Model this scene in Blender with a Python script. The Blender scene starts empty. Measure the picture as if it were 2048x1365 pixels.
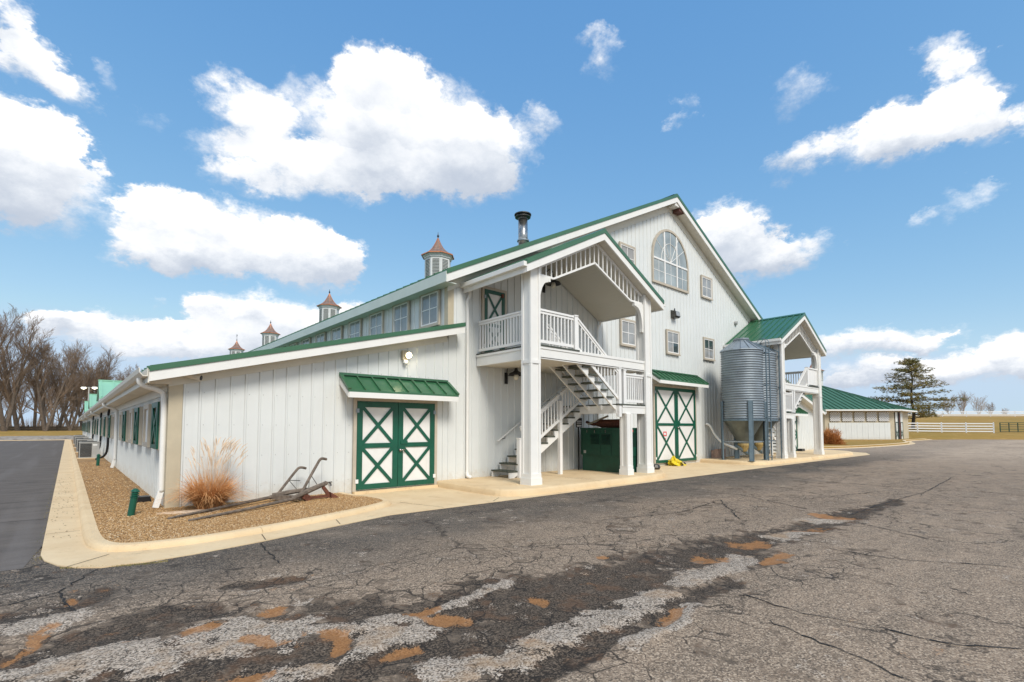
import bpy, math, random
import numpy as np
from mathutils import Vector, Matrix
random.seed(7); rng = np.random.default_rng(7)
R = math.radians
S = bpy.context.scene
C = bpy.context.collection

# ------------------------------------------------------------------ camera
cam_d = bpy.data.cameras.new('camera'); cam = bpy.data.objects.new('camera', cam_d); C.objects.link(cam)
cam.location = (0, 0, 1.5)
cam.rotation_euler = (R(90 + 3.145), 0, -R(41.564))
cam_d.sensor_width = 36; cam_d.lens = 1001.296 / 2048 * 36
cam_d.shift_y = 117.95 / 2048
cam_d.clip_start = 0.05; cam_d.clip_end = 3000
S.camera = cam

# ------------------------------------------------------------------ exposure
S.view_settings.view_transform = 'Standard'; S.view_settings.look = 'None'
S.view_settings.exposure = 0.16; S.view_settings.gamma = 1.0
S.view_settings.use_curve_mapping = False
S.cycles.max_bounces = 6; S.cycles.diffuse_bounces = 3; S.cycles.glossy_bounces = 2; S.cycles.transmission_bounces = 2

# ------------------------------------------------------------------ sun
SUN_AZ, SUN_EL = R(196), R(44)          # compass-like: angle from +Y towards +X
sun_d = bpy.data.lights.new('sun', 'SUN'); sun = bpy.data.objects.new('sun', sun_d); C.objects.link(sun)
sun_d.energy = 2.8; sun_d.angle = R(20); sun_d.color = (1.0, 0.935, 0.84)
sv = Vector((math.sin(SUN_AZ) * math.cos(SUN_EL), math.cos(SUN_AZ) * math.cos(SUN_EL), math.sin(SUN_EL)))
sun.rotation_euler = sv.to_track_quat('Z', 'Y').to_euler(); sun.location = sv * 60

# ------------------------------------------------------------------ sky
class NT:
    """tiny helper for node trees"""
    def __init__(s, tree): s.t = tree; s.n = tree.nodes; s.l = tree.links
    def new(s, typ, **kw):
        n = s.n.new(typ)
        for k, v in kw.items(): setattr(n, k, v)
        return n
    def put(s, sock, v):
        if v is None: return
        if isinstance(v, bpy.types.NodeSocket): s.l.new(v, sock)
        else:
            if hasattr(sock.default_value, '__len__') and not hasattr(v, '__len__'): v = (v,) * len(sock.default_value)
            if hasattr(sock.default_value, '__len__') and len(sock.default_value) == 4 and len(v) == 3: v = (*v, 1)
            sock.default_value = v
    def m(s, op, a, b=None, c=None, clamp=False):
        n = s.new('ShaderNodeMath', operation=op, use_clamp=clamp)
        for i, v in enumerate((a, b, c)): s.put(n.inputs[i], v)
        return n.outputs[0]
    def v(s, op, a, b=None, sc=None):
        n = s.new('ShaderNodeVectorMath', operation=op)
        s.put(n.inputs[0], a); s.put(n.inputs[1], b)
        if sc is not None: s.put(n.inputs['Scale'], sc)
        return n.outputs['Value' if op in ('LENGTH', 'DOT_PRODUCT', 'DISTANCE') else 'Vector']
    def noise(s, vec, scale, detail=3, rough=.5, dist=0, col=False):
        n = s.new('ShaderNodeTexNoise'); s.put(n.inputs['Vector'], vec); s.put(n.inputs['Scale'], scale)
        n.inputs['Detail'].default_value = detail; n.inputs['Roughness'].default_value = rough; n.inputs['Distortion'].default_value = dist
        return n.outputs['Color' if col else 'Fac']
    def voro(s, vec, scale, feature='F1', out='Distance', rnd=1.0):
        n = s.new('ShaderNodeTexVoronoi', feature=feature); s.put(n.inputs['Vector'], vec); s.put(n.inputs['Scale'], scale)
        n.inputs['Randomness'].default_value = rnd
        return n.outputs[out]
    def smooth(s, x, a, b, lo=0., hi=1.):
        n = s.new('ShaderNodeMapRange', interpolation_type='SMOOTHSTEP'); s.put(n.inputs['Value'], x)
        s.put(n.inputs['From Min'], a); s.put(n.inputs['From Max'], b); s.put(n.inputs['To Min'], lo); s.put(n.inputs['To Max'], hi)
        return n.outputs[0]
    def mix(s, f, a, b, mode='MIX'):
        n = s.new('ShaderNodeMix', data_type='RGBA', blend_type=mode); n.clamp_factor = True
        s.put(n.inputs[0], f); s.put(n.inputs[6], a); s.put(n.inputs[7], b)
        return n.outputs[2]
    def ramp(s, f, stops):
        n = s.new('ShaderNodeValToRGB'); s.put(n.inputs[0], f); cr = n.color_ramp
        while len(cr.elements) < len(stops): cr.elements.new(.5)
        for e, (p, c) in zip(cr.elements, stops): e.position = p; e.color = (*c, 1) if len(c) == 3 else c
        return n.outputs[0]
    def sep(s, vec):
        n = s.new('ShaderNodeSeparateXYZ'); s.put(n.inputs[0], vec); return n.outputs
    def comb(s, x=0., y=0., z=0.):
        n = s.new('ShaderNodeCombineXYZ'); s.put(n.inputs[0], x); s.put(n.inputs[1], y); s.put(n.inputs[2], z); return n.outputs[0]

W = bpy.data.worlds.new('World'); S.world = W; W.use_nodes = True
w = NT(W.node_tree); w.n.clear()
sky = w.new('ShaderNodeTexSky', sky_type='NISHITA'); sky.sun_disc = False
sky.sun_elevation = SUN_EL; sky.sun_rotation = SUN_AZ; sky.altitude = 200; sky.air_density = 1.0; sky.dust_density = 0.15; sky.ozone_density = 6.0
D = w.new('ShaderNodeTexCoord').outputs['Generated']
dx, dy, dz = w.sep(D)
DEG = 180 / math.pi
az = w.m('MULTIPLY', w.m('ARCTAN2', dx, dy), DEG)
el = w.m('MULTIPLY', w.m('ARCSINE', dz), DEG)
# every cloud bank of this sky: azimuth, elevation, half width, half height (degrees), thickness
CLOUDS = [(28.0,30.6,12.7,5.5,1.1),(13.1,29.8,4.3,2.8,.9),(26.5,34.6,5.3,2.5,.9),(37.4,29.6,7.4,3.6,1.),(18.,26.3,9.4,2.8,1.),(33.6,27.1,10.2,2.5,1.),(44.6,32.3,2.9,1.5,.55),(12.4,24.1,4.,1.6,.6),
(11.0,18.3,11.4,3.7,1.1),(5.5,19.4,4.3,2.6,1.),(7.4,16.0,6.4,2.0,.95),(18.3,17.3,6.6,3.4,1.),(22.6,17.9,3.0,2.4,.9),(-3.4,20.6,3.9,4.6,1.15),(-5.5,21.,4.1,4.6,1.1),(-1.6,22.4,2.5,2.7,1.),
(-3.4,28.4,2.6,2.0,.9),(-4.8,30.1,2.,1.7,.8),(-1.1,27.4,1.9,1.8,.75),(1.6,28.9,1.4,1.1,.45),(3.6,8.1,6.8,2.,1.),(-.5,8.7,2.2,1.3,.8),(10.6,10.5,2.6,1.6,.6),(16.5,10.2,9.,3.4,1.1),(23.8,12.6,3.8,1.4,.8),(10.3,7.8,8.,2.2,1.),
(5.4,11.3,1.5,.7,.5),(1.3,10.2,1.3,.7,.5),(65.,20.,4.9,3.1,1.05),(69.5,16.7,5.5,2.3,1.),(63.5,18.5,6.,3.,1.),(80.2,25.1,6.5,2.3,.95),(84.4,26.4,2.6,3.5,.8),(71.7,25.2,4.,1.8,.75),(87.6,23.4,1.9,1.9,.8),(83.6,29.9,2.,1.4,.55),(81.7,25.9,4.2,2.2,.6),
(72.4,30.8,3.3,1.9,.5),(49.9,39.,2.3,1.1,.5),(52.2,37.4,2.,1.5,.5),(60.7,32.4,1.3,1.,.42),(60.4,30.8,1.6,.7,.5),(84.1,18.7,2.4,1.3,.48),(81.2,18.2,1.5,1.1,.46),(4.4,27.2,2.3,1.1,.3),(76.6,7.8,7.4,1.9,.95),(81.6,7.3,2.,1.,.8),(84.1,4.7,6.3,1.8,1.),(87.4,5.6,2.5,2.1,1.),(78.,4.8,6.,1.5,.85),(75.3,3.8,3.6,1.,.7)]
base = w.comb(az, el, 0.)
nz = w.noise(w.v('MULTIPLY', D, (1., 1., 1.5)), 8.0, 6, .66, 0, True)
wob = w.v('MULTIPLY', w.v('SUBTRACT', nz, (.5, .5, .5)), (11., 7., 0.))
pos = w.v('ADD', base, wob)
F = None; Hs = None
for (ca, ce, ra, re, wt) in CLOUDS:
    ca2 = ca if ca < 180 else ca - 360
    q = w.v('MULTIPLY', w.v('SUBTRACT', pos, (ca2, ce, 0)), (1 / (ra * 1.12), 1 / (re * 1.12), 0))
    c = w.m('MULTIPLY', w.m('SUBTRACT', 1.0, w.v('DOT_PRODUCT', q, q), clamp=True), wt)
    h = w.m('MULTIPLY', w.sep(q)[1], c)
    F = c if F is None else w.m('ADD', F, c)
    Hs = h if Hs is None else w.m('ADD', Hs, h)
# the rest of the sky carries the same kind of broken cumulus
rest = w.m('MULTIPLY', w.m('SUBTRACT', w.noise(w.v('MULTIPLY', D, (1., 1., 2.2)), 2.6, 4, .5), .47), 9., clamp=True)
rest = w.m('MULTIPLY', rest, w.smooth(w.m('ADD', w.m('MULTIPLY', dx, .6634), w.m('MULTIPLY', dy, .7483)), .52, .30))
F = w.m('ADD', F, rest)
n2 = w.noise(w.v('MULTIPLY', D, (1., 1., 1.5)), 19., 7, .64)
n3 = w.noise(w.v('MULTIPLY', D, (1., 1., 1.4)), 5., 3, .55)
dens = w.m('ADD', F, w.m('MULTIPLY', w.m('SUBTRACT', n2, .5), 1.45))
relh = w.m('DIVIDE', Hs, w.m('ADD', F, .25))
alpha = w.smooth(dens, .10, w.m('ADD', w.smooth(relh, -.5, .3, 1.05, .58), w.smooth(F, .35, .95, .42, 0.)))
alpha = w.m('MULTIPLY', alpha, w.smooth(F, 0.0, .12))
shade = w.m('ADD', w.m('ADD', relh, w.m('MULTIPLY', w.m('SUBTRACT', n3, .5), 1.3)), w.m('MULTIPLY', w.m('SUBTRACT', n2, .5), .55))
ccol = w.ramp(w.smooth(shade, -.62, .50), [(0, (.50, .56, .66)), (.40, (.74, .78, .84)), (.75, (.95, .96, .98)), (1, (1.0, 1.0, 1.0))])
sr, sg, sb = w.sep(w.v('SCALE', sky.outputs[0], None, .05))
skyc = w.comb(w.m('MINIMUM', w.m('MULTIPLY', w.m('POWER', sr, .90), 2.9), .50), w.m('MINIMUM', w.m('MULTIPLY', w.m('POWER', sg, .58), 1.58), .64), w.m('MINIMUM', w.m('MULTIPLY', w.m('POWER', sb, .30), 1.12), .80))
bg = w.new('ShaderNodeBackground'); w.put(bg.inputs['Color'], w.mix(alpha, skyc, ccol)); bg.inputs['Strength'].default_value = 1.0
W.cycles.sampling_method = 'NONE'      # even, cloudy dome: no importance map needed
wo = w.new('ShaderNodeOutputWorld'); w.l.new(bg.outputs[0], wo.inputs[0])

# ------------------------------------------------------------------ materials
def mat(name, col, rough=.6, metal=0., spec=.5, var=.0, vscale=6., bump=0., bscale=60., streak=0., emit=None, coat=0, splash=0.):
    """plain surface with procedural colour variation, streaks and fine relief"""
    m = bpy.data.materials.new(name); m.use_nodes = True
    t = NT(m.node_tree); b = t.n['Principled BSDF']
    g = t.new('ShaderNodeNewGeometry'); P = g.outputs['Position']
    c = (*col, 1)
    if var or streak:
        nf = t.noise(P, vscale, 5, .6)
        f = t.smooth(nf, .3, .7, 1 - var, 1 + var * .5)
        cc = t.v('SCALE', col, None, f)
        if streak:
            sn = t.noise(t.v('MULTIPLY', P, (9., 9., .7)), 1.0, 4, .6)
            cc = t.mix(t.smooth(sn, .55, .8, 0, streak), cc, (col[0] * .62, col[1] * .56, col[2] * .45))
        if splash:                                     # mud splashed up from the ground, ragged upper edge
            zz = t.sep(P)[2]; cc = t.mix(t.smooth(t.m('ADD', zz, t.m('MULTIPLY', t.noise(P, 7., 6, .7), .9)), .95, .35, 0, splash), cc, (.46, .37, .24))
        t.put(b.inputs['Base Color'], cc)
    else: b.inputs['Base Color'].default_value = c
    b.inputs['Roughness'].default_value = rough; b.inputs['Metallic'].default_value = metal
    b.inputs['Specular IOR Level'].default_value = spec
    if coat: b.inputs['Coat Weight'].default_value = coat
    if bump:
        bn = t.new('ShaderNodeBump'); bn.inputs['Distance'].default_value = bump; t.put(bn.inputs['Height'], t.noise(P, bscale, 4, .6))
        t.l.new(bn.outputs[0], b.inputs['Normal'])
    if emit: b.inputs['Emission Color'].default_value = (*emit[0], 1); b.inputs['Emission Strength'].default_value = emit[1]
    return m
M = {}
M['white'] = mat('white_metal_siding', (.69, .71, .69), .42, var=.03, vscale=1.5, streak=.06, bump=.0015, bscale=4, splash=.45)
M['trim'] = mat('white_trim_paint', (.80, .79, .75), .5, var=.03, vscale=3, streak=.05)
M['rail'] = mat('white_vinyl_rail', (.82, .81, .78), .4, var=.03, vscale=3)
M['beige'] = mat('beige_trim', (.53, .46, .33), .55, var=.07, vscale=3, streak=.1)
M['taupe'] = mat('taupe_window_trim', (.50, .44, .35), .55, var=.08, vscale=4, streak=.12)
M['frieze'] = mat('cream_frieze_board', (.68, .66, .58), .55, var=.05, vscale=2, streak=.1)
M['soffit'] = mat('cream_soffit', (.70, .66, .57), .6, var=.04, vscale=3)
M['green'] = mat('green_door_paint', (.0045, .090, .052), .42, var=.16, vscale=5, streak=.12)
M['roof'] = mat('green_roof_metal', (.036, .132, .062), .31, spec=.75, var=.10, vscale=1.2, bump=.002, bscale=3)
M['roof2'] = mat('sage_green_roof_metal', (.055, .150, .085), .48, var=.10, vscale=.8, bump=.002, bscale=3)
M['roof_sheen'] = mat('green_roof_sheen_metal', (.26, .52, .37), .35, var=.06, vscale=1)  # green roof metal with the sun's reflection painted in as pale mint
M['fascia_sage'] = mat('pale_sage_fascia', (.60, .66, .60), .45, var=.05, vscale=2, streak=.06)
M['doorwhite'] = mat('white_door_panel', (.78, .77, .74), .5, var=.05, vscale=2, streak=.12)
M['tread'] = mat('green_stained_tread', (.075, .085, .065), .7, var=.3, vscale=12)
M['lid'] = mat('black_metal', (.012, .012, .013), .35)
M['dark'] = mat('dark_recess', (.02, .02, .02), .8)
M['galv'] = mat('galvanised_steel', (.29, .335, .37), .50, metal=.42, var=.16, vscale=2.2, bump=.001, bscale=20)
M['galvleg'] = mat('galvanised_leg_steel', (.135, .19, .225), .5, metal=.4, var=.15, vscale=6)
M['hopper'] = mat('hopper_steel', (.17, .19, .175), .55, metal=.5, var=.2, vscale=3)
M['yellowboot'] = mat('yellow_auger_boot', (.40, .29, .11), .55, var=.1)
M['steel'] = mat('bright_flue_steel', (.40, .39, .37), .24, metal=.9, var=.3, vscale=5)
M['flue'] = mat('sooty_flue_cap', (.10, .095, .085), .35, metal=.8, var=.3, vscale=8)
M['gen'] = mat('generator_green', (.005, .068, .040), .42, var=.25, vscale=3, streak=.15)
M['gend'] = mat('generator_louver_dark', (.004, .03, .02), .6)
M['rust'] = mat('rusty_iron', (.16, .055, .03), .8, var=.4, vscale=25, bump=.004, bscale=80)
M['wood'] = mat('weathered_grey_wood', (.17, .135, .105), .85, var=.4, vscale=14, bump=.006, bscale=40)
M['yellow'] = mat('yellow_plastic_tarp', (.74, .58, .02), .42, var=.1, vscale=8, bump=.01, bscale=14)
M['copper'] = mat('aged_copper_roof', (.30, .205, .16), .45, metal=.35, var=.25, vscale=5)
M['copperedge'] = mat('bright_copper_edge', (.62, .24, .11), .35, metal=.5, var=.15, vscale=5)
M['cupola'] = mat('cupola_grey_white', (.66, .67, .65), .5, var=.05, vscale=4, streak=.08)
M['acgrey'] = mat('condenser_grey', (.40, .40, .38), .5, var=.1)
M['bollard'] = mat('green_bollard_paint', (.006, .085, .05), .35)
M['signw'] = mat('white_sign', (.8, .8, .78), .5)
M['signr'] = mat('red_sign_print', (.65, .02, .03), .5)
M['cardboard'] = mat('pinkish_block', (.44, .30, .24), .8, var=.3, vscale=20)
M['glow'] = mat('lit_lamp_lens', (1, .95, .8), .3, emit=((1., .86, .55), 22.))
M['glowfar'] = mat('lit_yard_lamp_lens', (1, .95, .8), .3, emit=((1., .93, .72), 5.))
M['bulb'] = mat('frosted_bulb', (.8, .74, .6), .15)
M['fence'] = mat('white_vinyl_fence', (.82, .82, .82), .45, var=.04)
M['darkwood'] = mat('dark_timber', (.075, .055, .035), .85, var=.3, vscale=3)
M['gate'] = mat('dark_green_gate', (.01, .05, .03), .5)
M['bark'] = mat('grey_brown_bark', (.145, .112, .085), .9, var=.35, vscale=4, bump=.02, bscale=12)
M['twig'] = mat('thin_twigs', (.195, .140, .098), .9, var=.25, vscale=.5)
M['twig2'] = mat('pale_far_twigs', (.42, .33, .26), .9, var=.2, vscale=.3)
M['pinebark'] = mat('pine_bark', (.055, .045, .035), .9, var=.3, vscale=5)
M['brownmull'] = mat('brown_door', (.10, .035, .025), .6)

def leafmat(name, c1, c2, scale, rough=.7):
    m = bpy.data.materials.new(name); m.use_nodes = True; t = NT(m.node_tree); b = t.n['Principled BSDF']
    P = t.new('ShaderNodeNewGeometry').outputs['Position']
    t.put(b.inputs['Base Color'], t.mix(t.smooth(t.noise(P, scale, 3, .6), .35, .65), c1, c2)); b.inputs['Roughness'].default_value = rough
    b.inputs['Specular IOR Level'].default_value = .25
    return m
M['needle'] = leafmat('pine_needles', (.13, .135, .04), (.31, .235, .085), .9)
M['straw'] = leafmat('dry_straw_grass', (.62, .29, .11), (.78, .45, .20), 9.)
M['straw_dark'] = leafmat('dry_grass_base', (.33, .15, .06), (.5, .25, .1), 9.)
M['plume'] = leafmat('dry_grass_plume', (.62, .47, .33), (.78, .62, .46), 9.)
M['shrub'] = leafmat('orange_dry_shrub', (.42, .17, .05), (.60, .28, .10), 3.)

def glassmat(name, col, rough=.08):
    m = bpy.data.materials.new(name); m.use_nodes = True; t = NT(m.node_tree); b = t.n['Principled BSDF']
    P = t.new('ShaderNodeNewGeometry').outputs['Position']
    t.put(b.inputs['Base Color'], t.v('SCALE', col, None, t.smooth(t.noise(P, 1.3, 3, .5), .3, .7, .75, 1.15)))
    b.inputs['Roughness'].default_value = rough; b.inputs['Specular IOR Level'].default_value = .7
    return m
M['glass'] = glassmat('window_glass_blinds', (.33, .33, .32))
M['glassblue'] = glassmat('window_glass_arch', (.34, .38, .38))
M['glassdark'] = glassmat('window_glass_dark', (.05, .07, .07))

def soffit_plank():
    m = bpy.data.materials.new('beadboard_ceiling'); m.use_nodes = True; t = NT(m.node_tree); b = t.n['Principled BSDF']
    b.inputs['Base Color'].default_value = (.62, .59, .51, 1); b.inputs['Roughness'].default_value = .55
    x, y, z = t.sep(t.new('ShaderNodeNewGeometry').outputs['Position'])
    s = t.m('PINGPONG', z, .03)
    bn = t.new('ShaderNodeBump'); bn.inputs['Distance'].default_value = .01; bn.inputs['Strength'].default_value = .6
    t.put(bn.inputs['Height'], t.smooth(s, 0, .006)); t.l.new(bn.outputs[0], b.inputs['Normal'])
    return m
M['ceil'] = soffit_plank()

def concrete():
    m = bpy.data.materials.new('buff_concrete'); m.use_nodes = True; t = NT(m.node_tree); b = t.n['Principled BSDF']
    P = t.new('ShaderNodeNewGeometry').outputs['Position']
    c = t.mix(t.smooth(t.noise(P, 1.1, 6, .65), .3, .7), (.74, .575, .355), (.66, .485, .28))
    c = t.mix(t.smooth(t.noise(P, 5., 6, .7), .58, .75, 0, .55), c, (.46, .33, .19))
    c = t.mix(t.smooth(t.noise(P, 220., 2, .5), .55, .8, 0, .4), c, (.42, .31, .19))
    c = t.mix(t.smooth(t.noise(t.v('MULTIPLY', P, (1., .5, 1.)), 2.3, 7, .75), .56, .74, 0, .6), c, (.40, .275, .155))
    c = t.mix(t.smooth(t.noise(t.v('ADD', P, (5., 0, 0)), 1.3, 8, .8), .60, .70, 0, .5), c, (.30, .23, .15))
    t.put(b.inputs['Base Color'], c); b.inputs['Roughness'].default_value = .85
    bn = t.new('ShaderNodeBump'); bn.inputs['Distance'].default_value = .004; t.put(bn.inputs['Height'], t.noise(P, 60, 6, .7)); t.l.new(bn.outputs[0], b.inputs['Normal'])
    return m
M['concrete'] = concrete()

def asphalt(name, road=False):
    m = bpy.data.materials.new(name); m.use_nodes = True; t = NT(m.node_tree); b = t.n['Principled BSDF']
    P = t.new('ShaderNodeNewGeometry').outputs['Position']
    px, py, pz = t.sep(P)
    wv = t.v('ADD', P, t.v('SCALE', t.v('SUBTRACT', t.noise(P, 1.3, 5, .6, 0, True), (.5, .5, .5)), None, .5))
    wv2 = t.v('ADD', P, t.v('SCALE', t.v('SUBTRACT', t.noise(P, 9., 4, .6, 0, True), (.5, .5, .5)), None, .06))
    cell = t.voro(P, 95., 'F1', 'Color'); cr = t.sep(cell)[0]; cg = t.sep(cell)[1]
    grain = t.noise(P, 34., 3, .75)
    big = t.noise(P, .45, 4, .62); mid = t.noise(t.v('MULTIPLY', P, (.6, 1.6, 1.)), 1.7, 5, .65)
    if road:
        c = t.mix(t.smooth(mid, .3, .7), (.095, .081, .070), (.14, .119, .102))
        c = t.mix(t.smooth(cr, .72, 1., 0, .30), c, (.20, .19, .18))
        tr = t.noise(t.v('MULTIPLY', P, (2.2, .06, 1.)), 1., 3, .5)
        c = t.mix(t.smooth(tr, .5, .7, 0, .35), c, (.19, .172, .162))
        c = t.mix(t.smooth(t.noise(t.v('MULTIPLY', P, (.25, 1.6, 1.)), 1., 5, .7), .56, .72, 0, .55), c, (.06, .052, .047))
        hgt = grain
    else:
        # sealed and darker beside the building, bleached towards the open yard
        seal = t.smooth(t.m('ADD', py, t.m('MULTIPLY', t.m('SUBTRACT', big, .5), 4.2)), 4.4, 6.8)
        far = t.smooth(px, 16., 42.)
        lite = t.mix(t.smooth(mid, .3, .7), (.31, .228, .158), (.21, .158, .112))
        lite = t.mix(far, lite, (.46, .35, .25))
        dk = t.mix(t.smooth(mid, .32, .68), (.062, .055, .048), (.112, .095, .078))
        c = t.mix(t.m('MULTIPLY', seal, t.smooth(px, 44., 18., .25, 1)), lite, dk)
        c = t.mix(t.smooth(big, .52, .72, 0, .5), c, (.27, .21, .155))
        blot = t.noise(t.v('MULTIPLY', P, (.10, .22, 1.)), 1., 6, .68)
        c = t.mix(t.smooth(blot, .50, .66, 0, .55), c, t.v('SCALE', c, None, .58))
        c = t.mix(t.m('MULTIPLY', t.smooth(blot, .42, .30, 0, .5), far), c, t.v('SCALE', c, None, 1.2))
        # exposed stones
        nearf = t.smooth(px, 30., 8.)
        stone = t.m('MULTIPLY', t.smooth(cr, .50, .92), t.smooth(seal, 1., 0., .5, 1.))
        c = t.mix(t.m('MULTIPLY', stone, t.m('MULTIPLY', nearf, .72)), c, t.mix(cg, (.70, .55, .40), (.41, .315, .23)))
        c = t.mix(t.m('MULTIPLY', t.smooth(cr, .34, .05), t.m('MULTIPLY', nearf, .62)), c, (.045, .038, .032))
        # broken strip: loose stone, clay, damp dark, alligator cracks
        at = t.new('ShaderNodeVertexColor', layer_name='wear'); asep = t.new('ShaderNodeSeparateColor'); t.l.new(at.outputs['Color'], asep.inputs[0])
        a_g, a_o, a_d = asep.outputs[0], asep.outputs[1], asep.outputs[2]; a_c = at.outputs['Alpha']
        rag = t.m('SUBTRACT', t.noise(P, 7., 6, .7), .5)
        rag2 = t.m('SUBTRACT', t.noise(t.v('ADD', P, (9., 3., 0)), 5., 6, .7), .5)
        sp = t.m('MULTIPLY', t.m('SUBTRACT', cr, .5), .42)
        cel = t.sep(t.voro(wv2, 3.3, 'F1', 'Color')); cel2 = t.sep(t.voro(t.v('ADD', wv2, (3.3, 1.7, 0)), 8.5, 'F1', 'Color'))
        blk = [t.m('ADD', t.m('MULTIPLY', t.m('SUBTRACT', cel[i], .5), .55), t.m('MULTIPLY', t.m('SUBTRACT', cel2[i], .5), .55)) for i in range(3)]
        dm = t.smooth(t.m('ADD', t.m('ADD', t.m('ADD', a_d, sp), blk[0]), t.m('MULTIPLY', rag, 1.5)), .30, .66)
        dcol = t.mix(t.smooth(cr, .35, .8), (.020, .015, .011), (.125, .093, .066))
        dcol = t.mix(t.smooth(t.noise(P, 3.5, 5, .65), .5, .66, 0, .75), dcol, (.12, .065, .035))
        c = t.mix(t.m('MULTIPLY', dm, .92), c, dcol)
        gm = t.m('MULTIPLY', t.smooth(t.m('ADD', t.m('ADD', t.m('ADD', a_g, sp), blk[1]), t.m('MULTIPLY', rag2, 1.5)), .46, .72), .94)
        gcol = t.mix(t.smooth(cr, .10, .8), (.13, .105, .08), (.52, .43, .34)); gcol = t.mix(t.smooth(cg, .8, 1, 0, .7), gcol, (.70, .62, .53))
        gcol = t.mix(t.smooth(t.noise(P, 2.2, 4, .6), .5, .68, 0, .55), gcol, (.40, .25, .13))
        c = t.mix(gm, c, gcol)
        om = t.smooth(t.m('ADD', t.m('ADD', t.m('ADD', a_o, t.m('MULTIPLY', sp, .8)), t.m('MULTIPLY', blk[2], .8)), t.m('MULTIPLY', rag, 1.8)), .50, .86)
        c = t.mix(t.m('MULTIPLY', om, .78), c, t.mix(cg, (.29, .125, .040), (.44, .215, .080)))
        al = t.voro(wv2, 3.3, 'DISTANCE_TO_EDGE'); al2 = t.voro(t.v('ADD', wv2, (3.3, 1.7, 0)), 8.5, 'DISTANCE_TO_EDGE')
        patch = t.smooth(t.noise(P, .8, 4, .6), .44, .56)
        ck = t.m('MULTIPLY', t.smooth(al, .006, t.smooth(t.noise(P, 4., 2, .5), .35, .7, .012, .045), 1, 0), t.smooth(t.m('ADD', a_c, t.m('MULTIPLY', rag, 1.8)), .30, .75))
        ck2 = t.m('MULTIPLY', t.smooth(al2, .006, .030, 1, 0), t.smooth(t.m('ADD', a_c, t.m('MULTIPLY', rag2, 2.2)), .62, 1.05))
        ck = t.m('MULTIPLY', t.m('MAXIMUM', ck, ck2), t.smooth(t.noise(t.v('MULTIPLY', P, (.55, 1., 1.)), 1.1, 4, .65), .36, .54))
        # long wandering cracks over the whole yard
        lg = t.voro(t.v('MULTIPLY', wv, (.20, .34, 1.)), 1., 'DISTANCE_TO_EDGE')
        lk = t.m('MULTIPLY', t.smooth(lg, .002, t.smooth(t.noise(P, 3., 2, .5), .35, .7, .004, .013), 1, 0), t.smooth(t.noise(P, .9, 3, .6), .36, .55))
        ck = t.m('MULTIPLY', t.m('MAXIMUM', ck, t.m('MULTIPLY', lk, .85)), t.m('SUBTRACT', 1., t.m('MULTIPLY', t.m('MAXIMUM', om, gm), .85)))
        c = t.mix(t.m('MULTIPLY', ck, .86), c, (.020, .016, .013))
        hgt = t.m('ADD', t.m('MULTIPLY', cr, .55), t.m('MULTIPLY', grain, .7))
    t.put(b.inputs['Base Color'], c); b.inputs['Roughness'].default_value = .88; b.inputs['Specular IOR Level'].default_value = .3
    bn = t.new('ShaderNodeBump'); bn.inputs['Distance'].default_value = .010; bn.inputs['Strength'].default_value = .9 if not road else .4
    t.put(bn.inputs['Height'], hgt); t.l.new(bn.outputs[0], b.inputs['Normal'])
    return m
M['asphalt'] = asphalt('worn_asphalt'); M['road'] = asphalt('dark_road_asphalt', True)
M['crack'] = mat('crack_dark_tar', (.014, .012, .011), .9)  # dark tar colour for cracks and joints

def gravelmat(name, c1, c2, c3, scale):
    m = bpy.data.materials.new(name); m.use_nodes = True; t = NT(m.node_tree); b = t.n['Principled BSDF']
    P = t.new('ShaderNodeNewGeometry').outputs['Position']
    col = t.sep(t.voro(P, scale, 'F1', 'Color'))
    c = t.mix(col[0], c1, c2); c = t.mix(t.smooth(col[1], .75, 1, 0, .8), c, c3)
    c = t.mix(t.smooth(t.noise(P, .9, 5, .6), .35, .7, 0, .45), c, (c1[0] * .6, c1[1] * .58, c1[2] * .55))
    d = t.voro(P, scale, 'F1', 'Distance')
    c = t.mix(t.smooth(d, .5, .8, 0, .6), c, (.05, .035, .02))
    t.put(b.inputs['Base Color'], c); b.inputs['Roughness'].default_value = .85
    bn = t.new('ShaderNodeBump'); bn.inputs['Distance'].default_value = .015; bn.inputs['Strength'].default_value = .9
    t.put(bn.inputs['Height'], t.m('SUBTRACT', 1., d)); t.l.new(bn.outputs[0], b.inputs['Normal'])
    return m
M['gravel'] = gravelmat('brown_pea_gravel', (.36, .20, .075), (.50, .295, .12), (.66, .49, .30), 42.)
M['rock'] = gravelmat('grey_rock_berm', (.30, .25, .20), (.42, .36, .29), (.55, .5, .44), 2.2)

def pebblemat():
    m = bpy.data.materials.new('brown_pebbles'); m.use_nodes = True; t = NT(m.node_tree); b = t.n['Principled BSDF']
    r = t.new('ShaderNodeNewGeometry').outputs['Random Per Island']
    t.put(b.inputs['Base Color'], t.ramp(r, [(0, (.25, .125, .045)), (.45, (.44, .25, .095)), (.82, (.54, .33, .14)), (1, (.72, .56, .36))])); b.inputs['Roughness'].default_value = .75
    return m
M['pebble'] = pebblemat()

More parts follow.
